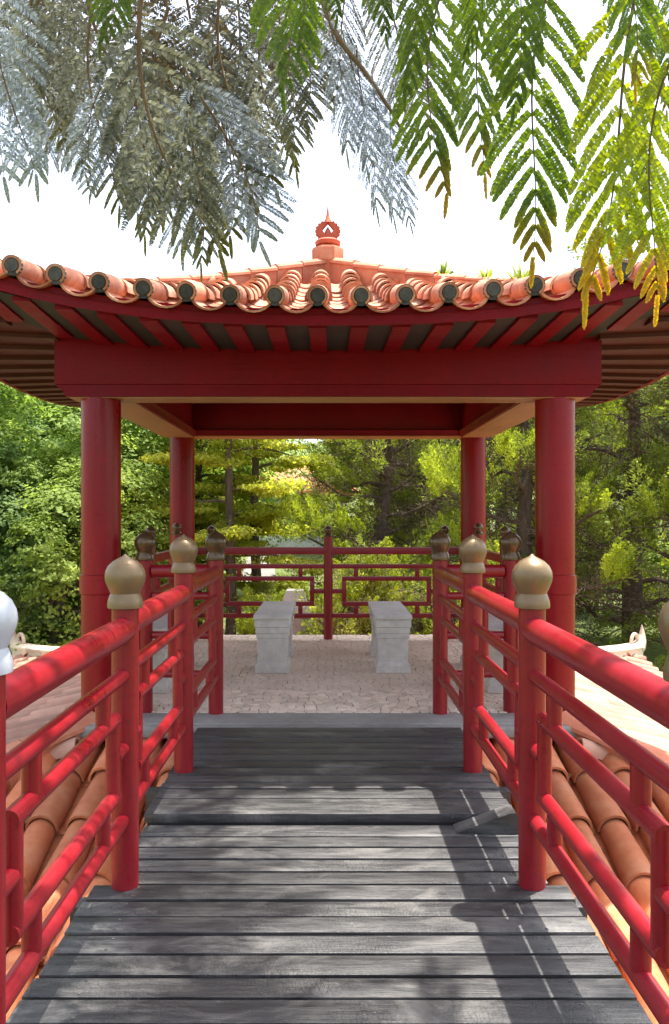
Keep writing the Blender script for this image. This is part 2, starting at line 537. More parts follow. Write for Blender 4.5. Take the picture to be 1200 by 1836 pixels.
# ring beams: each a deep board on a coved lower moulding
def profile_beam(name, axis, a0, a1, centre, prof, mat, parent):
    """prof: closed (offset, z) outline, swept along axis from a0 to a1"""
    mb = MB(); k = len(prof); vs = []
    for a in (a0, a1):
        for (o_, z) in prof:
            vs.append((a, centre + o_, z) if axis == 'x' else (centre + o_, a, z))
    fs = [(i, (i + 1) % k, k + (i + 1) % k, k + i) for i in range(k)] + [tuple(range(k)), tuple(reversed(range(k, 2 * k)))]
    return mb.add(vs, fs).build(name, mat, parent)
def board(z0, z1, hw):
    return [(-hw, z0), (hw, z0), (hw, z1), (-hw, z1)]
cove = lambda z0, z1, h0, h1: [(-h0, z0), (h0, z0), (h0 * .7 + h1 * .3, z0 + (z1 - z0) * .55), (h1, z1), (-h1, z1), (-(h0 * .7 + h1 * .3), z0 + (z1 - z0) * .55)]
FB = CY - CH
bz = 2.215
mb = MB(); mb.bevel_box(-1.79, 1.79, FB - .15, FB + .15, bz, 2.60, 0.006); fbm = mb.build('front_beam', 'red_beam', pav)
# lower moulding of the front beam, its ends cut back in a curve
mb = MB()
pr = [(-1.72, 2.137), (1.72, 2.137), (1.735, 2.17), (1.765, 2.195), (1.788, 2.2135), (-1.788, 2.2135), (-1.765, 2.195), (-1.735, 2.17)]
vs = [(x, FB + d, z) for d in (-.138, .138) for x, z in pr]; k = len(pr)
mb.add(vs, [(i, (i + 1) % k, k + (i + 1) % k, k + i) for i in range(k)] + [tuple(range(k)), tuple(reversed(range(k, 2 * k)))])
mb.build('beam_moulding', 'red_beam', fbm)
BB = CY + CH
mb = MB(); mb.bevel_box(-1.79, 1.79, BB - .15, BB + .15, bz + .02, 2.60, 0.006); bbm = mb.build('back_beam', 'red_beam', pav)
profile_beam('beam_moulding', 'x', -1.60, 1.60, BB, cove(2.18, 2.2335, .165, .19), 'red_beam', bbm)
for sx in (-1, 1):
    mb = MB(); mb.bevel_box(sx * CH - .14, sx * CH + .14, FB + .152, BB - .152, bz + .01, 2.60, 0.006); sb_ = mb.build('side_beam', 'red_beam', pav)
    profile_beam('beam_moulding', 'y', FB + .1395, BB - .192, sx * CH, cove(2.165, 2.2235, .165, .185), 'red_beam', sb_)
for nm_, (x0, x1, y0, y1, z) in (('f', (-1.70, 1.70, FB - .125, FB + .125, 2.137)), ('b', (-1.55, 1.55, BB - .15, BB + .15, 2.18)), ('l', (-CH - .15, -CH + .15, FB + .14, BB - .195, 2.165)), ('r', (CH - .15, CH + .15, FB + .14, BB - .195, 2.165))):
    mb = MB(); mb.bevel_box(x0, x1, y0, y1, z - .007, z - .001, .002); mb.build('bounce_board', 'bounce_tan', pav)  # thin strips added to carry the painted bounce light under each beam
# ceiling boards
for i in range(12):
    y0 = FB + .155 + i * (2 * CH - .31) / 12
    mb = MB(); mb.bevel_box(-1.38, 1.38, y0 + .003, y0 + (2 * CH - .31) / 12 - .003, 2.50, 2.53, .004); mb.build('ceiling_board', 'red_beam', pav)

# ---- curved hip roof
RR = 2.58
APEX, EAVE, LIFT = 3.375, 2.457, 0.455
def roof_h(u, v):
    r_ = max(abs(u), abs(v)); t = 1 - r_ / RR
    h = EAVE + (APEX - EAVE) * (0.78 * t + 0.22 * t * t)
    if r_ > 1e-6:
        h += LIFT * (min(abs(u), abs(v)) / r_) ** 2.5 * max(0, r_ / RR) ** 5
    return h
rf = bpy.data.objects.new('roof', None)   # replaced by a mesh part just below
bpy.data.objects.remove(rf)
mb = MB(); N = 40
gx = [-RR + 2 * RR * i / N for i in range(N + 1)]
top = [(CX + u, CY + v, roof_h(u, v) - .012) for v in gx for u in gx]
def soffit(u, v):
    e = 2.385 + 0.085 * (1 - max(abs(u), abs(v)) / RR)
    r_ = max(abs(u), abs(v))
    return e + LIFT * (min(abs(u), abs(v)) / max(r_, 1e-6)) ** 2.5 * (r_ / RR) ** 4 * (0.97 if r_ > 1e-6 else 0)
IR = RR - 0.05
mb.add(top, [(j * (N + 1) + i, j * (N + 1) + i + 1, (j + 1) * (N + 1) + i + 1, (j + 1) * (N + 1) + i) for j in range(N) for i in range(N)])
roof = mb.build('roof_deck', 'ridge_clay', pav)
# soffit boards between the rafters, as a ring of four trapezia above the rafters
def side_xf(s):
    """side s: maps (along, outward) to (u, v)"""
    return [lambda a, r_: (a, -r_), lambda a, r_: (-r_, a), lambda a, r_: (r_, a), lambda a, r_: (a, r_)][s]
for s in range(4):
    X = side_xf(s); mb = MB(); nA, nR = 40, 6
    vs = []
    for j in range(nR + 1):
        r_ = 1.40 + (IR - 1.40) * j / nR
        for i in range(nA + 1):
            a = -r_ + 2 * r_ * i / nA
            u, v = X(a, r_); vs.append((u, CY + v, soffit(u, v) + .022))
    mb.add(vs, [(j * (nA + 1) + i, j * (nA + 1) + i + 1, (j + 1) * (nA + 1) + i + 1, (j + 1) * (nA + 1) + i) for j in range(nR) for i in range(nA)])
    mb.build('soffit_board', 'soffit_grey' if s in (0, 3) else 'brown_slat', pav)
    # rafters
    pitch = 0.2328
    for k in range(-10, 11):
        a = (k - 0.25) * pitch
        if abs(a) > IR - .08:
            continue
        w_ = 0.049
        r0 = max(1.40, abs(a) + w_ + .02); r1 = IR - .012
        if r1 - r0 < .08:
            continue
        mb = MB(); vs = []; ns = 5
        for i in range(ns + 1):
            r_ = r0 + (r1 - r0) * i / ns
            for da, dz in ((-w_, 0), (w_, 0), (w_, .028), (-w_, .028)):
                u, v = X(a + da, r_); uc, vc = X(a, r_)
                vs.append((u, CY + v, soffit(uc, vc) + dz + da * 0))
        fs = [(i * 4 + q, i * 4 + (q + 1) % 4, (i + 1) * 4 + (q + 1) % 4, (i + 1) * 4 + q) for i in range(ns) for q in range(4)]
        fs += [(3, 2, 1, 0), tuple(ns * 4 + q for q in range(4))]
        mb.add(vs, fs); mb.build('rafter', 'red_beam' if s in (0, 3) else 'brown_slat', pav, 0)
    # fascia
    mb = MB(); vs = []; nA = 44
    for i in range(nA + 1):
        a = -RR + 2 * RR * i / nA
        for dr, dz in ((-.035, -.062), (0.0, -.062), (0.004, .022), (-.035, .022)):
            e = RR - 0.012 + dr
            aa = a * (e / RR)
            u, v = X(aa, e); vs.append((u, CY + v, roof_h(*X(a, RR)) + dz))
    fs = [(i * 4 + q, i * 4 + (q + 1) % 4, (i + 1) * 4 + (q + 1) % 4, (i + 1) * 4 + q) for i in range(nA) for q in range(4)]
    mb.add(vs, fs); mb.build('fascia', 'red_beam', pav)

# ---- clay tiles. local tile: length along +Y (up slope), lower end at the origin
def cap_tile_mesh(name, L_, r0, r1, mat, n=10, th=.014, full=False):
    mb = MB(); vs = []; n_ = n
    a0, a1 = (-R(8), R(188)) if not full else (-R(60), R(240))
    for y, r_ in ((0, r0), (L_, r1)):
        for q in range(n_ + 1):
            an = a0 + (a1 - a0) * q / n_
            vs.append((r_ * math.cos(an), y, r_ * math.sin(an)))
        for q in range(n_ + 1):
            an = a0 + (a1 - a0) * q / n_
            vs.append(((r_ - th) * math.cos(an), y, (r_ - th) * math.sin(an)))
    k = n_ + 1; fs = []
    for q in range(n_):
        fs.append((q, q + 1, 2 * k + q + 1, 2 * k + q))
        fs.append((k + q + 1, k + q, 3 * k + q, 3 * k + q + 1))
        fs.append((q + 1, q, k + q, k + q + 1))
        fs.append((2 * k + q, 2 * k + q + 1, 3 * k + q + 1, 3 * k + q))
    mb.add(vs, fs)
    return mb.mesh(name, mat, 40)
def pan_tile_mesh(name, L_, r_, mat, n=8, th=.013, depth=1.0, half=70):
    mb = MB(); vs = []; k = n + 1
    for y, rr_ in ((0, r_ * 1.0), (L_, r_ * .93)):
        for t_ in (0, th):
            for q in range(k):
                an = R(-90 - half) + R(2 * half) * q / n
                vs.append(((rr_ + t_) * math.cos(an), y, (rr_ + t_) * math.sin(an) * depth + r_ * depth))
    fs = []
    for q in range(n):
        fs.append((q + 1, q, 2 * k + q, 2 * k + q + 1))
        fs.append((k + q, k + q + 1, 3 * k + q + 1, 3 * k + q))
        fs.append((q, q + 1, k + q + 1, k + q))
        fs.append((2 * k + q + 1, 2 * k + q, 3 * k + q, 3 * k + q + 1))
    mb.add(vs, fs)
    return mb.mesh(name, mat, 40)
def frame(p, up_slope, side):
    y = up_slope.normalized(); x = (side - y * side.dot(y)).normalized(); z = x.cross(y)
    M = Matrix((x, y, z)).transposed().to_4x4(); M.translation = p
    return M
def join_mesh(name, items, mat):
    """items: (mesh, matrix) merged into one mesh"""
    Vs, Fs, off = [], [], 0
    mb = MB()
    for me, M in items:
        mb.add([M @ v.co for v in me.vertices], [list(p.vertices) for p in me.polygons])
    return mb.mesh(name, mat, 40)

TL = 0.30
cap_eave = cap_tile_mesh('cap_tile_eave', .36, .054, .066, 'roof_tile', 12, full=True)
cap_mid = cap_tile_mesh('cap_tile', .345, .080, .068, 'roof_tile', 10)
pan = pan_tile_mesh('pan_tile', .34, .098, 'roof_tile', 8, depth=.86)
mb = MB(); mb.lathe([(0.001, -.004), (.034, -.006), (.036, .004), (.047, .004), (.0535, -.002), (.0545, .02), (.052, .05)], 22)
plug = mb.mesh('end_plug', 'cap_grey')
PITCH = 0.2328
def tile_spots(s, a0, pans):
    X = side_xf(s); out = []
    for k in range(-11, 12):
        a = a0 + k * PITCH + (PITCH / 2 if pans else 0)
        if abs(a) > RR - .06:
            continue
        r_ = RR + (.055 if not pans else .035); i = 0
        while r_ - (.06 if i == 0 else .20) > abs(a):
            r2 = max(r_ - TL, abs(a) * 1.0)
            r2 = r_ - TL
            u0, v0 = X(a, min(r_, RR)); u1, v1 = X(a, max(r2, abs(a) + .001))
            z0 = roof_h(u0, v0); z1 = roof_h(u1, v1)
            p0 = Vector((*X(a, r_), 0)); p1 = Vector((*X(a, r2), 0))
            sl = (z1 - z0) / max(.05, (min(r_, RR) - max(r2, abs(a) + .001)))
            z0 -= sl * (r_ - min(r_, RR))
            P0 = Vector((p0.x, CY + p0.y, z0)); P1 = Vector((p1.x, CY + p1.y, z0 + sl * TL))
            d = P1 - P0
            sd_ = Vector((*X(1, 0), 0)); sd_ = sd_ if s in (0, 1) else -sd_
            # side vector so that x cross y points up
            y = d.normalized(); x = sd_
            if x.cross(y).z < 0:
                x = -x
            out.append((i, a, P0, d, x))
            r_ = r2; i += 1
    return out
jr = random.Random(5)
def tile_matrix(i, P0, d, x, lift):
    z = x.cross(d.normalized()).normalized()
    jit = Vector((jr.uniform(-.004, .004), jr.uniform(-.006, .006), jr.uniform(-.002, .003)))
    M = frame(P0 + z * lift + jit, d + z * jr.uniform(-.006, .006) + z * (-.012), x)
    return M
rest_caps = []; rest_pans = []; rest_plugs = []
for s in range(4):
    for (i, a, P0, d, x) in tile_spots(s, -.055 if s == 0 else 0.02, False):
        M = tile_matrix(i, P0, d, x, .088 if i == 0 else .062)
        if s == 0:
            t_ = place('cap_tile', cap_eave if i == 0 else cap_mid, pav, M)
            if i == 0:
                Mp = M @ Matrix.Rotation(R(-90), 4, 'X') @ Matrix.Translation((0, 0, -.002))
                g_ = place('end_plug', plug, t_, Matrix.Rotation(R(-90), 4, 'X'))
        else:
            rest_caps.append((cap_eave if i == 0 else cap_mid, M))
            if i == 0:
                rest_plugs.append((plug, M @ Matrix.Rotation(R(-90), 4, 'X')))
    for (i, a, P0, d, x) in tile_spots(s, -.055 if s == 0 else 0.02, True):
        M = tile_matrix(i, P0, d, x, .006 + (.004 if i else 0))
        if s == 0:
            place('pan_tile', pan, pav, M)
        else:
            rest_pans.append((pan, M))
for nm, it, mt in (('cap_tiles', rest_caps, 'roof_tile'), ('pan_tiles', rest_pans, 'roof_tile'), ('end_plugs', rest_plugs, 'cap_grey')):
    o = place(nm, join_mesh(nm, it, mt), pav); o['kind'] = 'stuff'

# hip ridges: tall clay walls with a rounded cap, built of segments
def ridge_segment(mb, A, B, w_, h, side):
    up = Vector((0, 0, 1))
    prof = [(-w_, -.10), (-w_, h * .72), (-w_ * 1.25, h * .74), (-w_ * 1.2, h * .86), (-w_ * .7, h), (w_ * .7, h), (w_ * 1.2, h * .86), (w_ * 1.25, h * .74), (w_, h * .72), (w_, -.10)]
    k = len(prof)
    vs = [P + side * o_ + up * z for P in (A, B) for o_, z in prof]
    mb.add(vs, [(i, (i + 1) % k, k + (i + 1) % k, k + i) for i in range(k)] + [tuple(range(k)), tuple(reversed(range(k, 2 * k)))])
for sx in (-1, 1):
    for sy in (-1, 1):
        side = Vector((sy, -sx, 0)).normalized() * 1.0
        ns = 13
        for i in range(ns):
            e0 = .06 + (RR + .02 - .06) * i / ns; e1 = .06 + (RR + .02 - .06) * (i + 1) / ns - .004
            A = Vector((sx * e0, CY + sy * e0, roof_h(min(e0, RR), min(e0, RR)))); B = Vector((sx * e1, CY + sy * e1, roof_h(min(e1, RR), min(e1, RR))))
            mb = MB(); ridge_segment(mb, A, B, .062 - .018 * i / ns, .20 - .125 * (i / ns) ** .8 + jr.uniform(-.004, .006), side)
            mb.build('ridge_block', 'ridge_clay', pav, 30)
        # upturned horn at the eave corner
        e = RR + .015; z0 = roof_h(RR, RR)
        mb = MB(); pts_ = [Vector((sx * (e + t * .30), CY + sy * (e + t * .30), z0 + .02 + .05 * t + .30 * t * t)) for t in np.linspace(0, 1, 9)]
        mb.tube(pts_, [.07 - .058 * (i / 8) ** 1.3 for i in range(9)], 10); mb.build('corner_horn', 'ridge_clay', pav)

# apex ornament: stepped bowl, serrated flame ring with an opening, inner flame, spike
apz = APEX + .15
mb = MB(); mb.lathe([(.11, -.15), (.125, -.02), (.145, .0), (.148, .095), (.135, .12), (.118, .125), (.10, .128)], 8, (0, CY, apz))
ap = mb.build('roof_finial', 'ridge_clay', pav, 30)
mb = MB(); mb.lathe([(.06, .13), (.105, .15), (.112, .18), (.095, .195), (.05, .20)], 20, (0, CY, apz)); mb.build('finial_bowl', 'ornament_red', ap)
mb = MB(); nO = 36; fz = apz + .275
outer, inner = [], []
for q in range(nO):
    an = 2 * math.pi * q / nO
    rr_ = .088 + (.014 if q % 2 else 0)
    outer.append((rr_ * math.sin(an) * 1.08, fz + rr_ * -math.cos(an) * .92))
    ri = .050 / (abs(math.sin(an)) * .9 + abs(math.cos(an)) * .78) * .95
    inner.append((ri * math.sin(an), fz + .008 - ri * math.cos(an)))
vs = [(x, CY + d, z) for d in (-.028, .028) for x, z in outer + inner]; k = nO
fs = []
for q in range(k):
    q2 = (q + 1) % k
    fs += [(q, q2, k + q2, k + q), (2 * k + q2, 2 * k + q, 3 * k + q, 3 * k + q2), (q2, q, 2 * k + q, 2 * k + q2), (k + q, k + q2, 3 * k + q2, 3 * k + q)]
mb.add(vs, fs); mb.build('flame_ring', 'ornament_red', ap, 20)
mb = MB(); mb.lathe([(.030, -.055), (.034, -.03), (.024, .005), (.002, .04)], 12, (0, CY, fz)); mb.build('inner_flame', 'ornament_red', ap)
mb = MB(); mb.lathe([(.040, .072), (.024, .10), (.012, .15), (.003, .22)], 12, (0, CY, fz)); mb.build('spike', 'ornament_red', ap)

# ------------------------------------------------------------------ footbridge deck
br = thing('footbridge', 'dark grey weathered plank footbridge with a low step leading to the pavilion', 'footbridge', (0, 1.5, -0.03))
edges = [3.56]
y = 3.56
near = [3.424, 3.314, 3.20, 3.09, 2.978, 2.857, 2.742, 2.628, 2.508, 2.389, 2.276]
pr_ = random.Random(11)
allj = [3.56] + near
while allj[-1] > -1.6:
    allj.append(allj[-1] - .116 + pr_.uniform(-.004, .004))
mb = MB(); mb.lathe([(.0055, -.004), (.0055, .0), (.004, .0008)], 8); screw = mb.mesh('screw', 'cap_grey')
def plank(y0, y1, x0, x1, z1, th=.04):
    mb = MB()
    gap = pr_.uniform(.005, .0095)
    mb.bevel_box(x0 + pr_.uniform(-.006, .006), x1 + pr_.uniform(-.006, .006), y0 + gap, y1 - gap, 0, th, .004, 2)
    me = mb.mesh('plank', 'deck_wood')
    # slight bow and tilt of each board
    bow = pr_.uniform(-.0025, .003)
    for v in me.vertices:
        v.co.z += bow * math.cos(v.co.x * 2) + pr_.uniform(-.0004, .0004)
    cy_ = (y0 + y1) / 2
    for v in me.vertices:
        v.co.y -= cy_
    M = Matrix.Translation((0, cy_, z1 - th + pr_.uniform(-.002, .002))) @ Matrix.Rotation(R(pr_.uniform(-.35, .35)), 4, 'X') @ Matrix.Rotation(R(pr_.uniform(-.12, .12)), 4, 'Z')
    o_ = place('plank', me, br, M)
    for sx_ in (-.70, .70):
        for q_ in (-.28, .28):
            place('screw', screw, o_, Matrix.Translation((sx_ + pr_.uniform(-.015, .015), q_ * (y1 - y0), th + .0012)))
    return o_
for i in range(len(allj) - 1):
    y1, y0 = allj[i], allj[i + 1]
    wide = y1 < 2.99
    plank(y0, y1, -.862 if wide else -.80, .868 if wide else .81, 0)
far = [3.56, 3.765, 3.90, 3.995]
while far[-1] < 5.0:
    far.append(min(5.076, far[-1] + .1155))
for i in range(len(far) - 1):
    plank(far[i], far[i + 1], -.812, .822, ZF)
mb = MB(); mb.bevel_box(-.800, .815, 3.574, 3.60, -.03, .0035, .003); mb.build('step_riser', 'soffit_grey', br)
# wooden wedge at the right end of the step
mb = MB()
pr2 = [(.545, .001), (.835, .001), (.835, .030), (.800, .088), (.775, .086)]
k = len(pr2)
vs = [(x, y, z) for y in (3.455, 3.557) for x, z in pr2]
mb.add(vs, [(i, (i + 1) % k, k + (i + 1) % k, k + i) for i in range(k)] + [tuple(range(k)), tuple(reversed(range(k, 2 * k)))])
mb.build('wedge', 'deck_wood', br, 20)
for sx in (-1, 1):
    mb = MB(); mb.bevel_box(sx * .70 - .05, sx * .70 + .05, -1.6, 5.07, -.19, -.045, .004); mb.build('joist', 'deck_wood', br)
    for yy in (-1.0, 1.73, 2.97):
        pass
for yy in (.6, 2.95, 4.17):
    mb = MB(); mb.bevel_box(-.93, .93, yy - .04, yy + .04, -.16, -.05, .004); mb.build('cross_beam', 'deck_wood', br)
for yy in (-1.2, 1.0):
    for sx in (-1, 1):
        mb = MB(); mb.tube([(sx * .62, yy, -3.5), (sx * .62, yy, -.18)], .09, 14); mb.build('pier', 'red_column', br)

# ------------------------------------------------------------------ railings
FIN = [(.050, -.004), (.0635, .0), (.0645, .010), (.0625, .026), (.056, .046), (.0525, .052), (.055, .058), (.064, .078), (.0715, .098), (.0735, .115), (.071, .133), (.062, .152), (.045, .169), (.026, .180), (.012, .187), (.002, .196)]
mb = MB(); mb.lathe(FIN, 36); fin_gold = mb.mesh('finial', 'gold_paint', 50)
mb = MB(); mb.lathe(FIN, 36); fin_dark = mb.mesh('finial', 'dark_bronze', 50)
mb = MB(); mb.lathe(FIN, 36); fin_white = mb.mesh('finial', 'finial_pale_grey', 50)
mb = MB(); mb.lathe([(.047, 0), (.050, .02), (.036, .035), (.046, .06), (.050, .08), (.040, .105), (.016, .118), (.002, .128)], 24); knob = mb.mesh('finial', 'dark_bronze', 50)
mb = MB(); mb.lathe([(.049, 0), (.049, 1.0)], 30); post_me = mb.mesh('post', 'red_paint')

def post(parent, x, y, z0, h, fin, r_=1.0):
    o = place('post', post_me, parent, Matrix.Translation((x, y, z0)) @ Matrix.Diagonal((r_, r_, h, 1)))
    mb_ = place('finial', fin, o)
    mb_.matrix_parent_inverse = Matrix.Diagonal((1 / r_, 1 / r_, 1 / h, 1))
    mb_.matrix_basis = Matrix.Translation((0, 0, h - .001)) @ Matrix.Rotation(R(random.uniform(0, 360)), 4, 'Z')
    return o

def bar(parent, name, A, B, r_, square=False, mat='red_paint'):
    A, B = Vector(A), Vector(B)
    mb = MB()
    if square:
        d = (B - A); 
        h = r_
        if abs(d.z) > .7 * d.length:
            mb.bevel_box(min(A.x, B.x) - h, max(A.x, B.x) + h, min(A.y, B.y) - h, max(A.y, B.y) + h, min(A.z, B.z), max(A.z, B.z), .004)
        elif abs(d.x) > abs(d.y):
            mb.bevel_box(min(A.x, B.x), max(A.x, B.x), A.y - h, A.y + h, A.z - h, A.z + h, .004)
        else:
            mb.bevel_box(A.x - h, A.x + h, min(A.y, B.y), max(A.y, B.y), A.z - h, A.z + h, .004)
    else:
        mb.tube([A, B], r_, 20)
    return mb.build(name, mat, parent)

def bay(parent, P, Q, z0, square=False, rr_=.0255, top_r=.047, gap=.125, top=.94, pr=.045):
    """one bay between posts centred at P and Q (xy): handrail, two long bars, an inset ring and short links"""
    P, Q = Vector((*P, 0)), Vector((*Q, 0)); d = (Q - P); L_ = d.length; d.normalize()
    z1, z2, z3, z4, zm = .775, .645, .378, .252, .512
    pt = lambda s, z: P + d * s + Vector((0, 0, z0 + z))
    bar(parent, 'handrail', pt(pr * .5, top), pt(L_ - pr * .5, top), top_r, square)
    for z in (z1, z4):
        bar(parent, 'long_bar', pt(pr * .5, z), pt(L_ - pr * .5, z), rr_, square)
    a, b_ = pr + gap, L_ - pr - gap
    e = rr_ * (1.0 if square else .9)
    for z in (z2, z3):
        bar(parent, 'ring_bar', pt(a - e, z), pt(b_ + e, z), rr_, square)
    for s in (a, b_):
        bar(parent, 'ring_upright', pt(s, z3 + (e if square else -.5 * e)), pt(s, z2 - (e if square else -.5 * e)), rr_ * .985, square)
    for s in (a + .125, b_ - .125):
        bar(parent, 'short_upright', pt(s, z2 + .6 * e), pt(s, z1 - .6 * e), rr_ * .98, square)
        bar(parent, 'short_upright', pt(s, z4 + .6 * e), pt(s, z3 - .6 * e), rr_ * .98, square)
    bar(parent, 'link', pt(pr * .5, zm), pt(a - .6 * e, zm), rr_ * .985, square)
    bar(parent, 'link', pt(b_ + .6 * e, zm), pt(L_ - pr * .5, zm), rr_ * .985, square)

FIRST = {-1: 1.735, 1: 1.645}
PY = [-.73, .50, 1.73, 2.97, 4.18, 5.39]
for sx, nm in ((-1, 'left'), (1, 'right')):
    rl = thing('bridge_railing', 'red tube railing with golden onion finials along the %s edge of the footbridge' % nm, 'railing', (sx * .745, 1.5, 0), 'footbridge railings')
    for i, yy in enumerate(PY):
        zz = (ZF - .005 if yy > 3.6 else -.004) if yy < 5 else ZF
        f = fin_gold
        if i == 5: f = fin_dark
        if i == 2 and sx < 0: f = fin_white
        xx = sx * .745
        if i == 2: yy = FIRST[sx]
        post(rl, xx, yy, zz, 1.02 - zz + (.044 if yy > 3.6 else 0) - (.0 if yy > 3.6 else 0), f)
    for i in range(len(PY) - 1):
        bay(rl, (sx * .745, PY[i] if i != 2 else FIRST[sx]), (sx * .745, PY[i + 1] if i != 1 else FIRST[sx]), 0.0 if PY[i + 1] < 3.6 else .018 if PY[i] < 3.6 else .036)

def mini(parent, P, Q, z0, square=True):
    P, Q = Vector((*P, z0)), Vector((*Q, z0))
    for z, r_ in ((.94, .034), (.775, .022), (.252, .022)):
        bar(parent, 'handrail' if z > .9 else 'long_bar', P + Vector((0, 0, z)), Q + Vector((0, 0, z)), r_, square)
# short railings beside the entrance
for sx, nm in ((-1, 'left'), (1, 'right')):
    rl = thing('entrance_railing', 'short red railing with dark bronze finial between bridge and front %s column' % nm, 'railing', (sx * 1.0, 5.43, ZF), 'short railings beside the pavilion entrance')
    post(rl, sx * 1.225, 5.44, ZF - .003, 1.02, fin_dark)
    a_, b_ = sx * .795, sx * 1.175
    for z, r_ in ((.94, .045), (.775, .0255), (.252, .0255), (.512, .0255)):
        bar(rl, 'handrail' if z > .9 else 'long_bar', (a_, 5.42, ZF + z), (b_, 5.44, ZF + z), r_)
    for xx in (sx * .93, sx * 1.05):
        bar(rl, 'short_upright', (xx, 5.43, ZF + .27), (xx, 5.43, ZF + .76), .0235)
    bar(rl, 'handrail', (sx * 1.275, 5.44, ZF + .94), (sx * 1.40, 5.44, ZF + .94), .043)
# side railings of the pavilion
for sx, nm in ((-1, 'left'), (1, 'right')):
    rl = thing('side_railing', 'red lattice railing with dark knobs on the %s side of the pavilion' % nm, 'railing', (sx * CH, CY, ZF), 'pavilion side railings')
    ysx = [5.58, 6.975, 8.20]
    post(rl, sx * CH, 6.975, ZF - .003, 1.10, knob, .95)
    post(rl, sx * CH, 8.20, ZF - .003, 1.12, knob, .95)
    bay(rl, (sx * CH, 5.57), (sx * CH, 6.975), ZF, True, .0225, .036)
    bay(rl, (sx * CH, 6.975), (sx * CH, 8.20), ZF, True, .0225, .036)
    bar(rl, 'handrail', (sx * CH, 8.24, ZF + .94), (sx * CH, 8.38, ZF + .94), .036, True)
# back railing
rl = thing('back_railing', 'dark red lattice railing with a knobbed centre post across the back of the pavilion', 'railing', (0, 8.62, ZF))
for x in (-1.235, 0.005, 1.245):
    post(rl, x, 8.62, ZF - .003, 1.09, knob, .98)
bay(rl, (-1.235, 8.62), (.005, 8.62), ZF, True, .0235, .038, .125)
bay(rl, (.005, 8.62), (1.245, 8.62), ZF, True, .0235, .038, .125)
for sx in (-1, 1):
    for z, r_ in ((.94, .038), (.775, .0235), (.252, .0235)):
        bar(rl, 'handrail' if z > .9 else 'long_bar', (sx * 1.285, 8.62, ZF + z), (sx * 1.50, 8.62, ZF + z), r_, True)

# ------------------------------------------------------------------ stone benches
def bench(label, x, y0, L_, rot=0, w_=.31, scale=1.0):
    t_ = thing('stone_bench', label, 'bench', (x, y0 + L_ / 2, ZF), 'stone benches inside the pavilion')
    base = ZF + .004
    mb = MB(); mb.bevel_box(x - w_ / 2, x + w_ / 2, y0, y0 + L_, base + .445, base + .482, .006); mb.build('seat_slab', 'bench_stone', t_)
    for yy in (y0 + .165, y0 + L_ - .165):
        mb = MB()
        h = w_ / 2
        mb.lathe([(h * .93, 0), (h * .93, .055), (h * .82, .085), (h * .80, .09), (h * .80, .285), (h * .86, .288), (h * .86, .325), (h * .90, .330), (h * .90, .375), (h * .955, .380), (h * .955, .4448)], 4, (x, yy, base), True)
        mb.build('pedestal', 'bench_stone', t_, 0)
    return t_
bench('pale grey stone bench left of the back railing centre post', -.463, 6.72, 1.12)
bench('pale grey stone bench right of the back railing centre post', .545, 6.72, 1.12)
bench('stone bench beside the left railing of the pavilion, mostly hidden by bars', -1.325, 5.95, 1.3)
bench('stone bench beside the right railing of the pavilion, mostly hidden by bars', 1.325, 5.95, 1.3)

# ------------------------------------------------------------------ lower skirt roof of the hall the pavilion stands on
lr = thing('lower_hall', 'low hall with sloping orange barrel tile roof below the pavilion', 'building', (0, 7, -3.3))
SW, SS = 2.75, .30
SX, Y0_, Y1_, ZT = 1.50, 5.28, 8.84, -.10
def skirt_z(d, corner=0.0):
    """height at distance d outside the plinth; corner 0..1 = nearness to a hip"""
    t = d / (SW + .2)
    return ZT - SS * d * (1.06 - .12 * t) + .24 * corner ** 4 * max(0, t) ** 2.5
def hipness(px, py):
    dx = max(0, abs(px) - SX); dy = max(0, Y0_ - py, py - Y1_)
    m_ = max(dx, dy)
    return 0 if m_ < 1e-6 else min(dx, dy) / m_, m_
def sk(px, py):
    h = hipness(px, py)
    if isinstance(h, tuple):
        return skirt_z(h[1], h[0])
    return ZT
mb = MB(); WW = SW + .2; N = 48
gx = [-(SX + WW) + 2 * (SX + WW) * i / N for i in range(N + 1)]; gy = [Y0_ - WW + (Y1_ - Y0_ + 2 * WW) * i / N for i in range(N + 1)]
mb.add([(x, y, (sk(x, y) or ZT) - .03) for y in gy for x in gx], [(j * (N + 1) + i, j * (N + 1) + i + 1, (j + 1) * (N + 1) + i + 1, (j + 1) * (N + 1) + i) for j in range(N) for i in range(N)])
o = mb.build('roof_deck', 'mortar', lr)
mb = MB(); mb.box(-(SX + 2.0), SX + 2.0, Y0_ - 2.0, Y1_ + 2.0, -3.6, -.98); mb.build('wall', 'plaster', lr)
cap2 = cap_tile_mesh('cap_tile', .47, .090, .074, 'terracotta', 10)
pan2 = pan_tile_mesh('pan_tile', .47, .085, 'terracotta', 6, depth=.7)
TL2, P2 = .42, .205
caps, pans_ = [], []
for side in range(3):        # front, left, right (the back one is joined too)
    pass
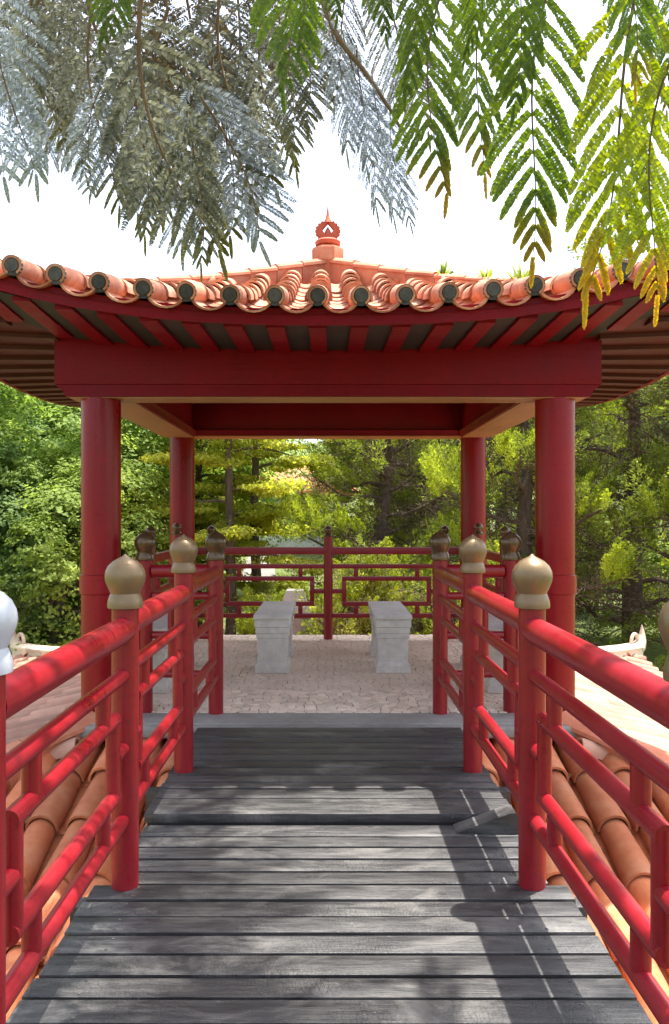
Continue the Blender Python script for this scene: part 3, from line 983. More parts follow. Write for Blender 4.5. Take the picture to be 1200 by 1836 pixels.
def skirt_rows(side):
    if side in ('front', 'back'):
        c0, c1 = -(SX + WW), SX + WW
    else:
        c0, c1 = Y0_ - WW, Y1_ + WW
    nrow = int((c1 - c0) / P2)
    for k in range(nrow + 1):
        a = c0 + (c1 - c0 - nrow * P2) / 2 + k * P2
        for kind, aa in (('cap', a), ('pan', a + P2 / 2)):
            if side in ('front', 'back'):
                dmin = max(0, abs(aa) - SX)
            else:
                dmin = max(0, Y0_ - aa, aa - Y1_)
            d = WW + (.05 if kind == 'cap' else .03); i = 0
            while d - .2 > dmin:
                d2 = d - TL2
                def pos(dd):
                    dd_ = max(dd, .0)
                    if side == 'front': q = (aa, Y0_ - dd)
                    elif side == 'back': q = (aa, Y1_ + dd)
                    elif side == 'left': q = (-SX - dd, aa)
                    else: q = (SX + dd, aa)
                    return Vector((q[0], q[1], skirt_z(max(dd, 0), min(1, dmin / max(dd, dmin, 1e-6)) if dmin > 0 else 0)))
                P0, P1 = pos(d), pos(d2)
                dd = P1 - P0
                x = {'front': Vector((1, 0, 0)), 'back': Vector((-1, 0, 0)), 'left': Vector((0, -1, 0)), 'right': Vector((0, 1, 0))}[side]
                z = x.cross(dd.normalized())
                if z.z < 0: x = -x; z = -z
                jit = Vector((jr.uniform(-.006, .006), jr.uniform(-.006, .006), jr.uniform(-.003, .003)))
                M = frame(P0 + z * ((.030 if kind == 'cap' else -.018) + .012) + jit, dd - z * .016 + x * jr.uniform(-.012, .012), x)
                if d2 > -.45:
                    yield kind, M, P0
                d = d2; i += 1
allc, allp = [], []
for side in ('front', 'left', 'right', 'back'):
    for kind, M, P0 in skirt_rows(side):
        vis = 0
        if side == 'front' and abs(P0.x) > .75 and P0.y > 2.7 and abs(P0.x) < 3.0: vis = 3
        elif side in ('left', 'right') and P0.y > 4.2 and abs(P0.x) < P0.y * .44: vis = 2
        elif side == 'back': vis = 0
        (allc if kind == 'cap' else allp).append((-vis, P0.y, M, side))
for lst, me, nm, nm2 in ((allc, cap2, 'cap_tile', 'cap_tiles'), (allp, pan2, 'pan_tile', 'pan_tiles')):
    lst.sort(key=lambda q: (q[0], q[1]))
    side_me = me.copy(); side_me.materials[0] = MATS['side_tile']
    single = [q for q in lst if q[0] < 0][:295]
    for q in single:
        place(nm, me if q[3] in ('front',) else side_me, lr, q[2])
    ids = set(id(q) for q in single)
    o = place(nm2, join_mesh(nm2, [(me, q[2]) for q in lst if id(q) not in ids and q[3] in ('front', 'back')], 'terracotta'), lr); o['kind'] = 'stuff'
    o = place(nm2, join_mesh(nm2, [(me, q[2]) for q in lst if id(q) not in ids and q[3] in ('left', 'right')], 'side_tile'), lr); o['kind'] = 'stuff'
# hips of the skirt roof with flared ends and a spiked curl
for sx in (-1, 1):
    for yb, sy in ((Y0_, -1), (Y1_, 1)):
        side = Vector((sy, -sx, 0)).normalized()
        n_ = 9
        for i in range(n_):
            d0 = .02 + (WW + .05) * i / n_; d1 = .02 + (WW + .05) * (i + 1) / n_ - .005
            A = Vector((sx * (SX + d0), yb + sy * d0, skirt_z(d0, 1))); B = Vector((sx * (SX + d1), yb + sy * d1, skirt_z(d1, 1)))
            mb = MB(); ridge_segment(mb, A, B, .10, .19, side); mb.build('hip_tile', 'pale_clay' if sy > 0 else 'ridge_clay', lr, 30)
        d = WW + .06; z0 = skirt_z(d, 1)
        base = Vector((sx * (SX + d), yb + sy * d, z0 + .10)); out = Vector((sx, sy, 0)).normalized()
        mb = MB(); mb.tube([base - out * .02, base + out * .1 + Vector((0, 0, .04)), base + out * .18 + Vector((0, 0, .12)), base + out * .20 + Vector((0, 0, .22)), base + out * .19 + Vector((0, 0, .34))], [.11, .10, .07, .04, .006], 12)
        mb.build('hip_horn', 'pale_clay', lr)
        mb = MB(); ring = [base + out * (-.06 + .10 * math.cos(t)) + Vector((0, 0, .13 + .10 * math.sin(t))) for t in np.linspace(-.3, 3.4, 12)]
        mb.tube(ring, .026, 8); mb.build('hip_curl', 'pale_clay', lr)

# ------------------------------------------------------------------ vegetation generators
def leaves(P, Nrm, length, width, rg, spin=None):
    """P (n,3) centres, Nrm (n,3) facing; diamond leaf quads with a slight fold"""
    n_ = len(P)
    Nrm = Nrm / np.linalg.norm(Nrm, axis=1, keepdims=True)
    a = rg.normal(size=(n_, 3)) if spin is None else spin
    t = np.cross(Nrm, a); t /= np.linalg.norm(t, axis=1, keepdims=True) + 1e-9
    b_ = np.cross(Nrm, t)
    ln = (length * rg.uniform(.65, 1.3, (n_, 1))); wd = width * rg.uniform(.7, 1.25, (n_, 1))
    V = np.empty((n_, 4, 3))
    V[:, 0] = P - t * ln * .5
    V[:, 1] = P + b_ * wd * .5 - Nrm * wd * .12
    V[:, 2] = P + t * ln * .5
    V[:, 3] = P - b_ * wd * .5 - Nrm * wd * .12
    return V.reshape(-1, 3), np.arange(n_ * 4).reshape(-1, 4)

def clump_cloud(centres, radii, per, rg, up=.5, shell=.55):
    Ps, Ns = [], []
    for c_, r_ in zip(centres, radii):
        n_ = int(per * rg.uniform(.7, 1.3))
        d = rg.normal(size=(n_, 3)); d /= np.linalg.norm(d, axis=1, keepdims=True)
        k = rg.uniform(0, 1, (n_, 1)) ** shell
        Ps.append(np.asarray(c_) + d * k * np.asarray(r_) * rg.uniform(.85, 1.15, (n_, 1)))
        Ns.append(d * .7 + rg.normal(size=(n_, 3)) * .55 + np.array([0, 0, up]))
    return np.concatenate(Ps), np.concatenate(Ns)

def limb_path(A, B, rg, wob=.15, n_=6, sag=0):
    A, B = np.asarray(A, float), np.asarray(B, float)
    L_ = np.linalg.norm(B - A)
    return [tuple(A + (B - A) * t + (rg.normal(size=3) * wob * L_ * .25 * (0 < t < 1)) + np.array([0, 0, sag * math.sin(math.pi * t)])) for t in np.linspace(0, 1, n_)]

def broadleaf(name, seed, H, Rx, Rz, nclump, per, leaf, mat, barkm='bark_grey', r_clump=(.5, 1.0), trunk_r=.16, flat=.8, crown_base=None):
    """returns the root of a tree standing at the origin"""
    rg = np.random.default_rng(seed)
    root = thing(name, '', 'tree')
    zc = H - Rz
    cs, rs, Ps, Ns = [], [], [], []
    for i in range(nclump):
        f = (i + .5) / nclump
        ph = math.acos(1 - 2 * f * .86); th = i * 2.39996 + rg.uniform(-.3, .3)
        k = rg.uniform(.70, 1.0)
        c_ = np.array([math.sin(ph) * math.cos(th) * Rx * k, math.sin(ph) * math.sin(th) * Rx * k, zc + math.cos(ph) * Rz * k])
        r_ = rg.uniform(*r_clump)
        cs.append(c_)
        # a lobe: many little twigs ending on its upper, outer side; leaves sit round each twig end
        out = c_ - np.array([0, 0, zc - Rz * .3]); out /= np.linalg.norm(out)
        nt = int(per / 13)
        d = rg.normal(size=(nt, 3)) + out * .7 + np.array([0, 0, .55]); d /= np.linalg.norm(d, axis=1, keepdims=True)
        e = c_ + d * r_ * np.array([1, 1, flat]) * rg.uniform(.72, 1.12, (nt, 1))
        for q in range(nt):
            m_ = 13
            p_ = e[q] + rg.normal(size=(m_, 3)) * np.array([.085, .085, .05]) * (r_ / .8) + d[q] * rg.uniform(-.12, .06, (m_, 1))
            Ps.append(p_); Ns.append(d[q] * .8 + np.array([0, 0, .6]) + rg.normal(size=(m_, 3)) * .27)
    P, Nn = np.concatenate(Ps), np.concatenate(Ns)
    V, F = leaves(P, Nn, leaf, leaf * .55, rg)
    place('crown', np_mesh('crown', V, F, mat), root)
    mb = MB()
    tp = [(0, 0, -.4), (rg.normal() * .05, rg.normal() * .05, H * .22), (rg.normal() * .15, rg.normal() * .15, H * .5), (rg.normal() * .2, rg.normal() * .2, H * .8)]
    mb.tube(tp, [trunk_r * 1.3, trunk_r, trunk_r * .75, trunk_r * .3], 12)
    trunk = mb.build('trunk', barkm, root)
    mb = MB()
    for i in rg.choice(nclump, min(18, nclump), replace=False):
        t = rg.uniform(.3, .72)
        j = min(2, int(t * 3)); s_ = np.array(tp[1]) + (np.array(tp[3]) - np.array(tp[1])) * (t - .2)
        pa = limb_path(s_, cs[i], rg, .2)
        mb.tube(pa, [trunk_r * .36 * (1 - q / 7) for q in range(6)], 7)
    mb.build('limbs', barkm, root)
    return root

def stand(proto, x, y, z, rot, s, label, cat='tree', group=None, first=False, sz=None):
    o = proto if first else copy_tree(proto)
    o.location = (x, y, z); o.rotation_euler = (0, 0, rot); o.scale = (s, s, sz or s)
    o['label'] = label; o['category'] = cat
    if group: o['group'] = group
    return o
def at_px(px, Y):
    return (px - VX) / FPX * Y

# ---- leafy trees on the left
tA = broadleaf('leafy_tree', 1, 7.2, 3.0, 3.1, 60, 640, .115, 'leaf_mid', r_clump=(.6, 1.15))
tB = broadleaf('leafy_tree', 2, 6.4, 2.7, 2.7, 58, 640, .11, 'leaf_fresh', r_clump=(.55, 1.0))
tC = broadleaf('leafy_tree', 3, 6.8, 2.8, 3.0, 58, 640, .11, 'leaf_cool', r_clump=(.55, 1.05))
tD = broadleaf('golden_tree', 4, 5.4, 2.4, 2.2, 64, 560, .080, 'leaf_yellow', r_clump=(.4, .8), flat=.4)
G1 = 'broadleaf trees left of the pavilion'
def put(proto, px, Y, s, rot, label, first=False, dz=0, group=G1, name=None, cat='tree'):
    x = at_px(px, Y)
    o = stand(proto, x, Y, ground_z(x, Y) - .1 + dz, rot, s, label, cat, group, first)
    return o
put(tA, -40, 15.5, 1.0, .3, 'tall mid green leafy tree at the far left edge under the roof eave', True)
put(tB, 95, 14.0, .80, 1.2, 'light green fine leaved tree just left of the front left column', True)
put(tC, 20, 14.9, .72, 2.2, 'cool green bushy tree low at the left edge above the tiled roof', True)
put(tB, 235, 17.5, .92, 3.4, 'fresh green tree seen between the two left columns')
put(tC, 165, 20.5, 1.05, 4.4, 'bluish green tall tree behind the front left column')
put(tA, 330, 24, 1.1, 5.0, 'dark leafy tree behind the back left column')
put(tD, 270, 15.6, .72, .5, 'yellow green tree with flat sprays left of the back left column', True)
put(tD, 150, 12.8, .46, 2.5, 'small yellow green shrub tree beside the left column base')
put(tA, -210, 17.5, 1.1, .9, 'tall green tree at the left border, partly out of view')
put(tC, -150, 13.2, .8, 1.9, 'green rounded tree by the left border behind the white finial')
# ---- woods behind
G2 = 'trees far behind the pavilion'
farw = [(tB, 60, 30, 1.3, 'hazy green tree on the slope far left'), (tA, 250, 33, 1.35, 'far green tree behind the fresh green one'), (tC, 370, 40, 1.0, 'far bluish tree left of the house'),
        (tB, 690, 40, 1.1, 'far light green tree right of the house'), (tA, 760, 33, 1.4, 'far dark tree behind the conifers in the middle'), (tC, 900, 34, 1.5, 'far tree behind the right back column'),
        (tA, 1050, 30, 1.4, 'far tree behind the front right column'), (tB, 1200, 29, 1.4, 'far tree behind the large conifer at right'), (tC, -150, 28, 1.4, 'far tree beyond the left border'), (tA, 1380, 30, 1.5, 'far tree beyond the right border')]
for i, (p_, px, Y, s, lab) in enumerate(farw):
    put(p_, px, Y, s, i * 1.1, lab, group=G2)

# ---- layered yellow green trees with bare straight trunks in the centre
def layered(seed, H, mat, lean=0.0, reach=1.6, n_layer=22, low=.25, nm='layered_tree'):
    rg = np.random.default_rng(seed)
    root = thing(nm, '', 'tree')
    mb = MB(); tp = [(lean * t * t + rg.normal() * .02, rg.normal() * .02, -.4 + (H + .4) * t) for t in np.linspace(0, 1, 8)]
    mb.tube(tp, [.125 * (1 - .75 * t) for t in np.linspace(0, 1, 8)], 12); mb.build('trunk', 'bark_dark', root)
    cs, rs = [], []; mb = MB()
    for i in range(n_layer):
        z = H * (low + (1 - low) * (i + .5) / n_layer); th = i * 2.4 + rg.uniform(-.4, .4)
        L_ = reach * (1.1 - .6 * (i / n_layer)) * rg.uniform(.7, 1.2)
        e = np.array([math.cos(th) * L_, math.sin(th) * L_, z - rg.uniform(-.1, .25)])
        t = z / H
        mb.tube(limb_path((lean * t * t, 0, z), e, rg, .12, 6, .08), [.035 * (1 - q / 6.5) for q in range(6)], 6)
        for k in range(7):
            f = rg.uniform(.35, 1.1)
            c_ = np.array([lean * t * t, 0, z]) * (1 - f) + e * f + np.array([rg.normal() * .28, rg.normal() * .28, rg.normal() * .05])
            r_ = rg.uniform(.22, .5); cs.append(c_); rs.append(np.array([r_, r_, r_ * .22]))
    mb.build('limbs', 'bark_dark', root)
    P, Nn = clump_cloud(cs, rs, 260, rg, .8)
    V, F = leaves(P, Nn, .075, .042, rg)
    place('crown', np_mesh('crown', V, F, mat), root)
    return root
L1 = layered(21, 7.5, 'leaf_yellow', -.15, 1.7, 26, .2)
L2 = layered(22, 7.2, 'leaf_yellow', .1, 1.25, 22, .3)
G3 = 'slim layered trees behind the back railing'
put(L1, 416, 14.6, 1.0, .4, 'slim dark trunked tree with yellow green layers, left one behind the back railing', True, group=G3)
put(L2, 458, 15.8, 1.0, 2.0, 'slim dark trunked tree beside the left stone bench, nearer the house', True, group=G3)
put(L1, 352, 16.8, .95, 3.1, 'yellow green layered tree next to the back left column', group=G3)
put(L1, 650, 21.0, .80, 4.7, 'yellow green layered tree in front of the house at its right', group=G3)

# ---- house
hs_ = thing('house', 'small white house with orange roof half hidden by trees', 'house', (at_px(535, 34), 34, .4))
hx = at_px(535, 34)
mb = MB(); mb.box(hx - 2.0, hx + 2.0, 33, 38, -.5, 2.35); mb.build('wall', 'plaster', hs_)
mb = MB(); mb.add([(hx - 2.5, 32.5, 2.2), (hx + 2.5, 32.5, 2.2), (hx + 2.5, 38.5, 2.2), (hx - 2.5, 38.5, 2.2), (hx - 1.2, 35.5, 3.6), (hx + 1.2, 35.5, 3.6),
                   (hx - 2.5, 32.5, 2.35), (hx + 2.5, 32.5, 2.35), (hx + 2.5, 38.5, 2.35), (hx - 2.5, 38.5, 2.35)],
                  [(6, 7, 5, 4), (7, 8, 5), (8, 9, 4, 5), (9, 6, 4), (0, 1, 7, 6), (1, 2, 8, 7), (2, 3, 9, 8), (3, 0, 6, 9), (3, 2, 1, 0)])
mb.build('roof', 'terracotta', hs_, 10)
mb = MB(); mb.box(hx - .5, hx + .1, 32.96, 33.0, .9, 1.8); mb.build('window', 'soffit_grey', hs_)

# ---- conifers with bright plume tips
def plume_set(bases, dirs, lens, wid, nb_, rg, blade=.085):
    Ps, Sp, Nn = [], [], []
    for b0, d, L_ in zip(bases, dirs, lens):
        d = d / np.linalg.norm(d); n_ = int(nb_ * rg.uniform(.8, 1.2))
        a = np.cross(d, [0.3, .2, 1]); a /= np.linalg.norm(a); c_ = np.cross(d, a)
        t = rg.uniform(0, 1, (n_, 1)) ** .8; th = rg.uniform(0, 2 * math.pi, (n_, 1))
        rad = a * np.cos(th) + c_ * np.sin(th)
        prof = wid * L_ * (np.sin(np.pi * (t * .86 + .10)) ** .8) * rg.uniform(.35, 1.0, (n_, 1))
        # side tufts give the plume a ragged, flame like outline
        prof *= 1 + .45 * np.sin(t * 19 + th * 2 + rg.uniform(0, 6))
        Ps.append(b0 + d * t * L_ + rad * prof)
        ax = d * .9 + rad * .75 + rg.normal(size=(n_, 3)) * .15
        Sp.append(ax); Nn.append(rad + np.array([0, 0, .3]) + rg.normal(size=(n_, 3)) * .3)
    P, Sp, Nn = np.concatenate(Ps), np.concatenate(Sp), np.concatenate(Nn)
    # leaf long axis along Sp
    Nn = Nn - Sp * (Nn * Sp).sum(1, keepdims=True) / (Sp * Sp).sum(1, keepdims=True)
    Nn /= np.linalg.norm(Nn, axis=1, keepdims=True) + 1e-9
    return leaves(P, Nn, blade, blade * .38, rg, np.cross(Sp, Nn))

def conifer(seed, H, reach, n_limb, nm='conifer', tips=2.2, dark=6.0, rise=.25, low=.12, twigs=True, share=.55):
    rg = np.random.default_rng(seed)
    root = thing(nm, '', 'tree')
    mb = MB(); tp = [(rg.normal() * .05, rg.normal() * .05, -.4 + (H + .4) * t) for t in np.linspace(0, 1, 7)]
    mb.tube(tp, [.24 * (1 - .85 * t) for t in np.linspace(0, 1, 7)], 12); mb.build('trunk', 'bark_dark', root)
    mb = MB(); B1, D1, L1_, B2, D2, L2_, TW = [], [], [], [], [], [], []
    for i in range(n_limb):
        f = (i + .5) / n_limb; z = H * (low + (.98 - low) * f); th = i * 2.4 + rg.uniform(-.5, .5)
        L_ = reach * (1.05 - .8 * f ** 1.4) * rg.uniform(.75, 1.15)
        e = np.array([math.cos(th) * L_, math.sin(th) * L_, z + L_ * rise * rg.uniform(.3, 1.6)])
        s_ = np.array([0, 0, z]); pa = limb_path(s_, e, rg, .14, 7, -.12)
        mb.tube(pa, [.055 * (1 - q / 8) for q in range(7)], 6)
        out = (e - s_) / np.linalg.norm(e - s_)
        for k in range(int(dark)):
            t = rg.uniform(.35, 1.0); c_ = s_ + (e - s_) * t
            side = np.cross(out, [0, 0, 1]) * rg.uniform(-1, 1)
            B2.append(c_ + rg.normal(size=3) * .15); D2.append(out * .7 + side + np.array([0, 0, rg.uniform(.0, .8)])); L2_.append(rg.uniform(.5, 1.0))
        if rg.uniform() < share:
            side0 = np.cross(out, [0, 0, 1]); cc = s_ + (e - s_) * rg.uniform(.78, 1.0)
            for k in range(int(tips * rg.uniform(1.4, 2.2))):
                q = cc + side0 * rg.uniform(-.5, .5) + out * rg.uniform(-.8, .3) + np.array([0, 0, rg.uniform(-.1, .12)])
                B1.append(q); D1.append(out * .55 + side0 * rg.uniform(-.8, .8) + np.array([0, 0, rg.uniform(.35, 1.3)])); L1_.append(rg.uniform(.35, .75))
        if twigs:
            for k in range(9):
                t = rg.uniform(.15, .8); c_ = s_ + (e - s_) * t
                q = c_ + rg.normal(size=3) * np.array([.45, .45, .3])
                TW.append((c_, q))
    for a, q in TW:
        mb.tube(limb_path(a, q, rg, .2, 4), [.014, .011, .008, .003], 4)
    mb.build('limbs', 'bark_dark', root)
    V, F = plume_set(B2, D2, L2_, .28, 190, rg, .075); place('crown', np_mesh('crown', V, F, 'conifer_dark'), root)
    V, F = plume_set(B1, D1, L1_, .17, 400, rg, .050); place('young_shoots', np_mesh('young_shoots', V, F, 'conifer_bright'), root)
    if TW:
        P = np.array([a + (q - a) * rg.uniform(.3, 1.2) + rg.normal(size=3) * .12 for a, q in TW for _ in range(90)])
        V, F = leaves(P, rg.normal(size=P.shape), .11, .012, rg); place('dead_twigs', np_mesh('dead_twigs', V, F, 'dead_twig'), root)
    return root
K1 = conifer(31, 8.0, 2.6, 34, tips=4, dark=4)
K2 = conifer(32, 7.0, 2.3, 32, tips=5, dark=4)
K3 = conifer(33, 4.2, 1.2, 26, tips=6, dark=2, rise=.7, nm='young_conifer', share=.8)
G4 = 'conifers right of the pavilion'
put(K1, 1130, 15.0, 1.0, .2, 'large dark conifer with lime green plumes at the right edge', True, group=G4)
put(K2, 940, 14.5, .95, 1.3, 'conifer with bright tips between the right columns', True, group=G4)
put(K1, 770, 17.5, .86, 2.4, 'dark conifer behind the back right column', group=G4)
put(K2, 690, 15.5, .85, 3.3, 'bushy conifer above the right half of the back railing', group=G4)
put(K1, 680, 22.0, .98, 4.4, 'tall conifer behind the back railing centre post', group=G4)
put(K2, 1290, 13.5, 1.0, 5.1, 'conifer with lime tips at the right border', group=G4)
put(K1, 1010, 19.0, .92, 5.9, 'tall dark conifer hidden behind the front right column', group=G4)
put(K2, 860, 20.5, 1.15, .8, 'dark conifer at the back seen past the back right column', group=G4)
put(K3, 660, 12.6, .80, .4, 'young lime green conifer right of the centre post, just behind the railing', True, group=G4)
put(K3, 620, 12.2, .72, 2.0, 'small bright conifer closest to the centre post of the railing', group=G4)
put(K3, 785, 12.8, .72, 3.0, 'small lime conifer beside the right bronze finial', group=G4)
put(K3, 478, 13.0, .62, 4.0, 'small lime conifer beside the slim trunks', group=G4)

# ---- low shrubs behind the railing and beside the lower roof
def shrub(seed, w_, h, mat, leaf=.1, nclump=26, per=230, ratio=.5):
    rg = np.random.default_rng(seed)
    root = thing('shrub', '', 'shrub')
    cs = [np.array([rg.normal() * w_ * .4, rg.normal() * w_ * .35, h * rg.uniform(.25, .95)]) for _ in range(nclump)]
    rs = [np.array([1, 1, .7]) * rg.uniform(.22, .42) for _ in range(nclump)]
    P, Nn = clump_cloud(cs, rs, per, rg, .8)
    V, F = leaves(P, Nn, leaf, leaf * ratio, rg)
    place('foliage', np_mesh('foliage', V, F, mat), root)
    mb = MB()
    for c_ in cs[:14]:
        mb.tube(limb_path((rg.normal() * .1, rg.normal() * .1, -.3), c_, rg, .15), [.028 * (1 - q / 6.5) for q in range(6)], 6)
    mb.build('stems', 'bark_dark', root)
    return root
S1 = shrub(41, 1.5, 1.7, 'leaf_fresh', .11)
S2 = shrub(42, 1.6, 1.5, 'leaf_yellow', .12, ratio=.6)
S3 = shrub(43, 1.6, 1.6, 'leaf_mid', .13)
G5 = 'low shrubs behind the back railing'
sh = [(S1, 430, 13.4, 1.0, 'fresh green shrub behind the left lattice panel'), (S2, 510, 13.8, .9, 'yellow green shrub behind the left bench'),
      (S3, 620, 13.2, 1.0, 'dark leaved shrub behind the centre post'), (S1, 690, 13.9, 1.1, 'fresh green shrub behind the right lattice panel'),
      (S3, 760, 13.3, 1.1, 'dark leaved shrub behind the right end of the back railing'), (S2, 360, 13.6, .9, 'yellow green shrub by the back left column'),
      (S3, 840, 13.8, 1.2, 'dark shrub by the back right column'), (S1, 930, 13.5, .9, 'green shrub behind the front right column'),
      (S1, 1060, 21, 1.3, 'grey green shrub on the lawn under the large conifer'), (S1, 1230, 17, 1.3, 'leafy shrub at the right border beyond the roof horn'),
      (S3, 110, 14.2, 1.0, 'dark green shrub beyond the left roof horn'), (S2, 560, 15.5, 1.2, 'yellow shrub between the lattice panels')]
seen = set()
for i, (p_, px, Y, s, lab) in enumerate(sh):
    put(p_, px, Y, s, i * 1.7, lab, p_.name not in seen, group=G5, cat='shrub'); seen.add(p_.name)

# garden path, stone marker and rocks beyond the railing
mb = MB()
pv = []
for i in range(13):
    y = 15 + i * 1.4; x = -.95 - .10 * i + .5 * math.sin(i * .5)
    for d in (-.55, .55):
        pv.append((x + d, y, ground_z(x + d, y) + .06))
mb.add(pv, [(2 * i, 2 * i + 1, 2 * i + 3, 2 * i + 2) for i in range(12)])
o = mb.build('path', 'path_stone', None, 180); o['kind'] = 'structure'
mk_ = thing('garden_stone', 'pale stone block with sloping top behind the left lattice panel', 'stone block', (at_px(528, 12.6), 12.6, ground_z(0, 12.6)))
gx_ = at_px(528, 12.6)
gz_ = at(528, 1058, 12.6).z
mb = MB(); mb.bevel_box(gx_ - .30, gx_ + .30, 12.35, 12.85, -3.3, gz_ - .40, .02); mb.build('block', 'path_stone', mk_)
mb = MB(); mb.lathe([(.26, -.399), (.25, -.36), (.13, 0), (.10, .015)], 4, (gx_, 12.6, gz_), True); mb.build('cap', 'path_stone', mk_, 10)

# ------------------------------------------------------------------ overhanging fern-leaved trees
def frond_mesh(name, seed, mat, n_pair=15, plen=.27, ang=48, nl=22, lf=.030, lw=.0085, curve=.10, top=.10, taper=.55, droop=.42, L_=1.0, rach=.0055):
    """bipinnate leaf hanging along -Z, facing Y"""
    rg = np.random.default_rng(seed)
    Vs, Fs, tipv = [], [], []
    def rp(t):
        return np.array([.14 * (math.sin(t * 2.9 + seed) - math.sin(seed) - t * (math.sin(2.9 + seed) - math.sin(seed))) * L_, curve * t * t * L_, -t * L_])
    def ribbon(A, B, w0, w1, tv):
        A, B = np.asarray(A), np.asarray(B); d = B - A; d = d / (np.linalg.norm(d) + 1e-9)
        for s_ in (np.cross(d, [0, 1, .1]), np.cross(d, [1, .05, .2])):
            s_ = s_ / (np.linalg.norm(s_) + 1e-9); k = len(Vs)
            Vs.extend([A - s_ * w0, A + s_ * w0, B + s_ * w1, B - s_ * w1]); Fs.append((k, k + 1, k + 2, k + 3)); tipv.append(tv)
    stem = MB()
    pp = [tuple(rp(t)) for t in np.linspace(-.02, 1, 14)]
    stem.tube(pp, [rach * (1.15 - .85 * i / 13) for i in range(14)], 6)
    items = []
    for i in range(n_pair):
        t = top + (1 - top) * (i / (n_pair - .3)) ** .93
        ln = plen * (math.sin(math.pi * min(1, (t * .72 + .22))) ** .7) * (1 - taper * .75 * max(0, t - .55) / .45)
        for sd_ in (-1, 1):
            items.append((t + rg.uniform(-.008, .008), sd_, ln * rg.uniform(.88, 1.1)))
    items.append((1.0, 0, plen * .4))
    for t, sd_, ln in items:
        b0 = rp(min(t, 1)); a = R(ang * (1.1 - .4 * t) + rg.uniform(-6, 6)) * sd_
        fwd = rg.uniform(-.25, .25)
        nseg = nl; prev = b0
        for j in range(nseg):
            s_ = (j + 1) / nseg
            aa = a * (1 - droop * s_ * .9)
            d = np.array([math.sin(aa), fwd * .5 - .15 * s_, -math.cos(aa)]); d /= np.linalg.norm(d)
            cur = prev + d * ln / nseg
            if j % 4 == 3 or j == nseg - 1 or j == 0:
                pass
            ribbon(prev, cur, .0012 * L_, .0010 * L_, t)
            pr_len = lf * L_ * (1 - .55 * max(0, t - .55) / .45) * (math.sin(math.pi * (.14 + .80 * s_)) ** .6) * rg.uniform(.85, 1.1)
            for q in (-1, 1):
                side = np.array([d[2], 0, -d[0]]) * q
                ld = side * .82 + d * .60 + rg.normal(size=3) * .07 + np.array([0, -.12, -.10])
                ld /= np.linalg.norm(ld)
                wv_ = np.cross(ld, [0, 1, 0]) + np.array([0, rg.normal() * .35, 0]); wv_ /= np.linalg.norm(wv_)
                w_ = lw * L_ * rg.uniform(.8, 1.15); k = len(Vs)
                Vs.extend([cur, cur + ld * pr_len * .45 + wv_ * w_ * .5, cur + ld * pr_len, cur + ld * pr_len * .4 - wv_ * w_ * .5])
                Fs.append((k, k + 1, k + 2, k + 3)); tipv.append(min(1, t * .85 + .15 * s_ if t > .3 else t + .1 * s_))
            prev = cur
    me = np_mesh(name, np.array(Vs), np.array(Fs), mat, tipv)
    return me, stem.mesh('rachis', 'stem_brown', 60)

FR = {}
for nm, mat, kw in (('dense', 'frond_green', dict(n_pair=13, plen=.30, ang=46, nl=26, lf=.030, lw=.021)),
                    ('lime', 'frond_lime', dict(n_pair=12, plen=.32, ang=40, nl=24, lf=.030, lw=.023)),
                    ('deep', 'frond_deep', dict(n_pair=11, plen=.32, ang=46, nl=24, lf=.036, lw=.026)),
                    ('olive', 'frond_olive', dict(n_pair=14, plen=.34, ang=56, nl=30, lf=.034, lw=.0125, taper=.35, rach=.008)),
                    ('umber', 'frond_umber', dict(n_pair=15, plen=.34, ang=54, nl=28, lf=.036, lw=.0125, taper=.35, rach=.008)),
                    ('pale', 'frond_sky_gloss', dict(n_pair=11, plen=.38, ang=58, nl=26, lf=.044, lw=.012, taper=.3, rach=.007))):
    FR[nm] = [frond_mesh('frond', 100 + 7 * i + len(nm) * 31, mat, curve=c_, **kw) for i, c_ in enumerate((.05, .14, -.06))]
fr_r = random.Random(77)
def frond(parent, A, B, kind, roll=None, sw=1.0):
    A, B = Vector(A), Vector(B); d = (B - A) * .9; L_ = d.length
    me, st = fr_r.choice(FR[kind])
    q = Vector((0, 0, -1)).rotation_difference(d.normalized())
    rl_ = fr_r.uniform(-.75, .75) if roll is None else roll
    M = Matrix.Translation(A) @ (Quaternion(d.normalized(), rl_) @ q).to_matrix().to_4x4() @ Matrix.Diagonal((L_ * sw, L_, L_, 1))
    o = place('frond', me, parent, M)
    place('rachis', st, o)
    return o
ARMS = {}
def twig(parent, A):
    A = Vector(A); up = [p for p in ARMS.get(parent.name, []) if p.z > A.z + .05]
    if not up: return
    p = min(up, key=lambda q: (q - A).length)
    m1 = A.lerp(p, .35) + Vector((0, 0, .18)); m2 = A.lerp(p, .7) + Vector((0, 0, .12))
    mb = MB(); mb.tube([A - Vector((0, 0, .01)), m1, m2, p], [.005, .006, .008, .011], 6); mb.build('twig', 'stem_brown', parent)
def arm(parent, pts, r0, r1, nm='branch', mat='bark_grey'):
    # smooth path through the points
    P = [Vector(p) for p in pts]; out = []
    for i in range(len(P) - 1):
        p0, p1, p2, p3 = P[max(0, i - 1)], P[i], P[i + 1], P[min(len(P) - 1, i + 2)]
        for k in range(5):
            t = k / 5
            out.append(.5 * ((2 * p1) + (p2 - p0) * t + (2 * p0 - 5 * p1 + 4 * p2 - p3) * t * t + (3 * p1 - p0 - 3 * p2 + p3) * t ** 3))
    out.append(P[-1])
    if nm == 'branch': ARMS.setdefault(parent.name, []).extend(out)
    mb = MB(); mb.tube(out, [r0 + (r1 - r0) * i / (len(out) - 1) for i in range(len(out))], 10)
    return mb.build(nm, mat, parent)

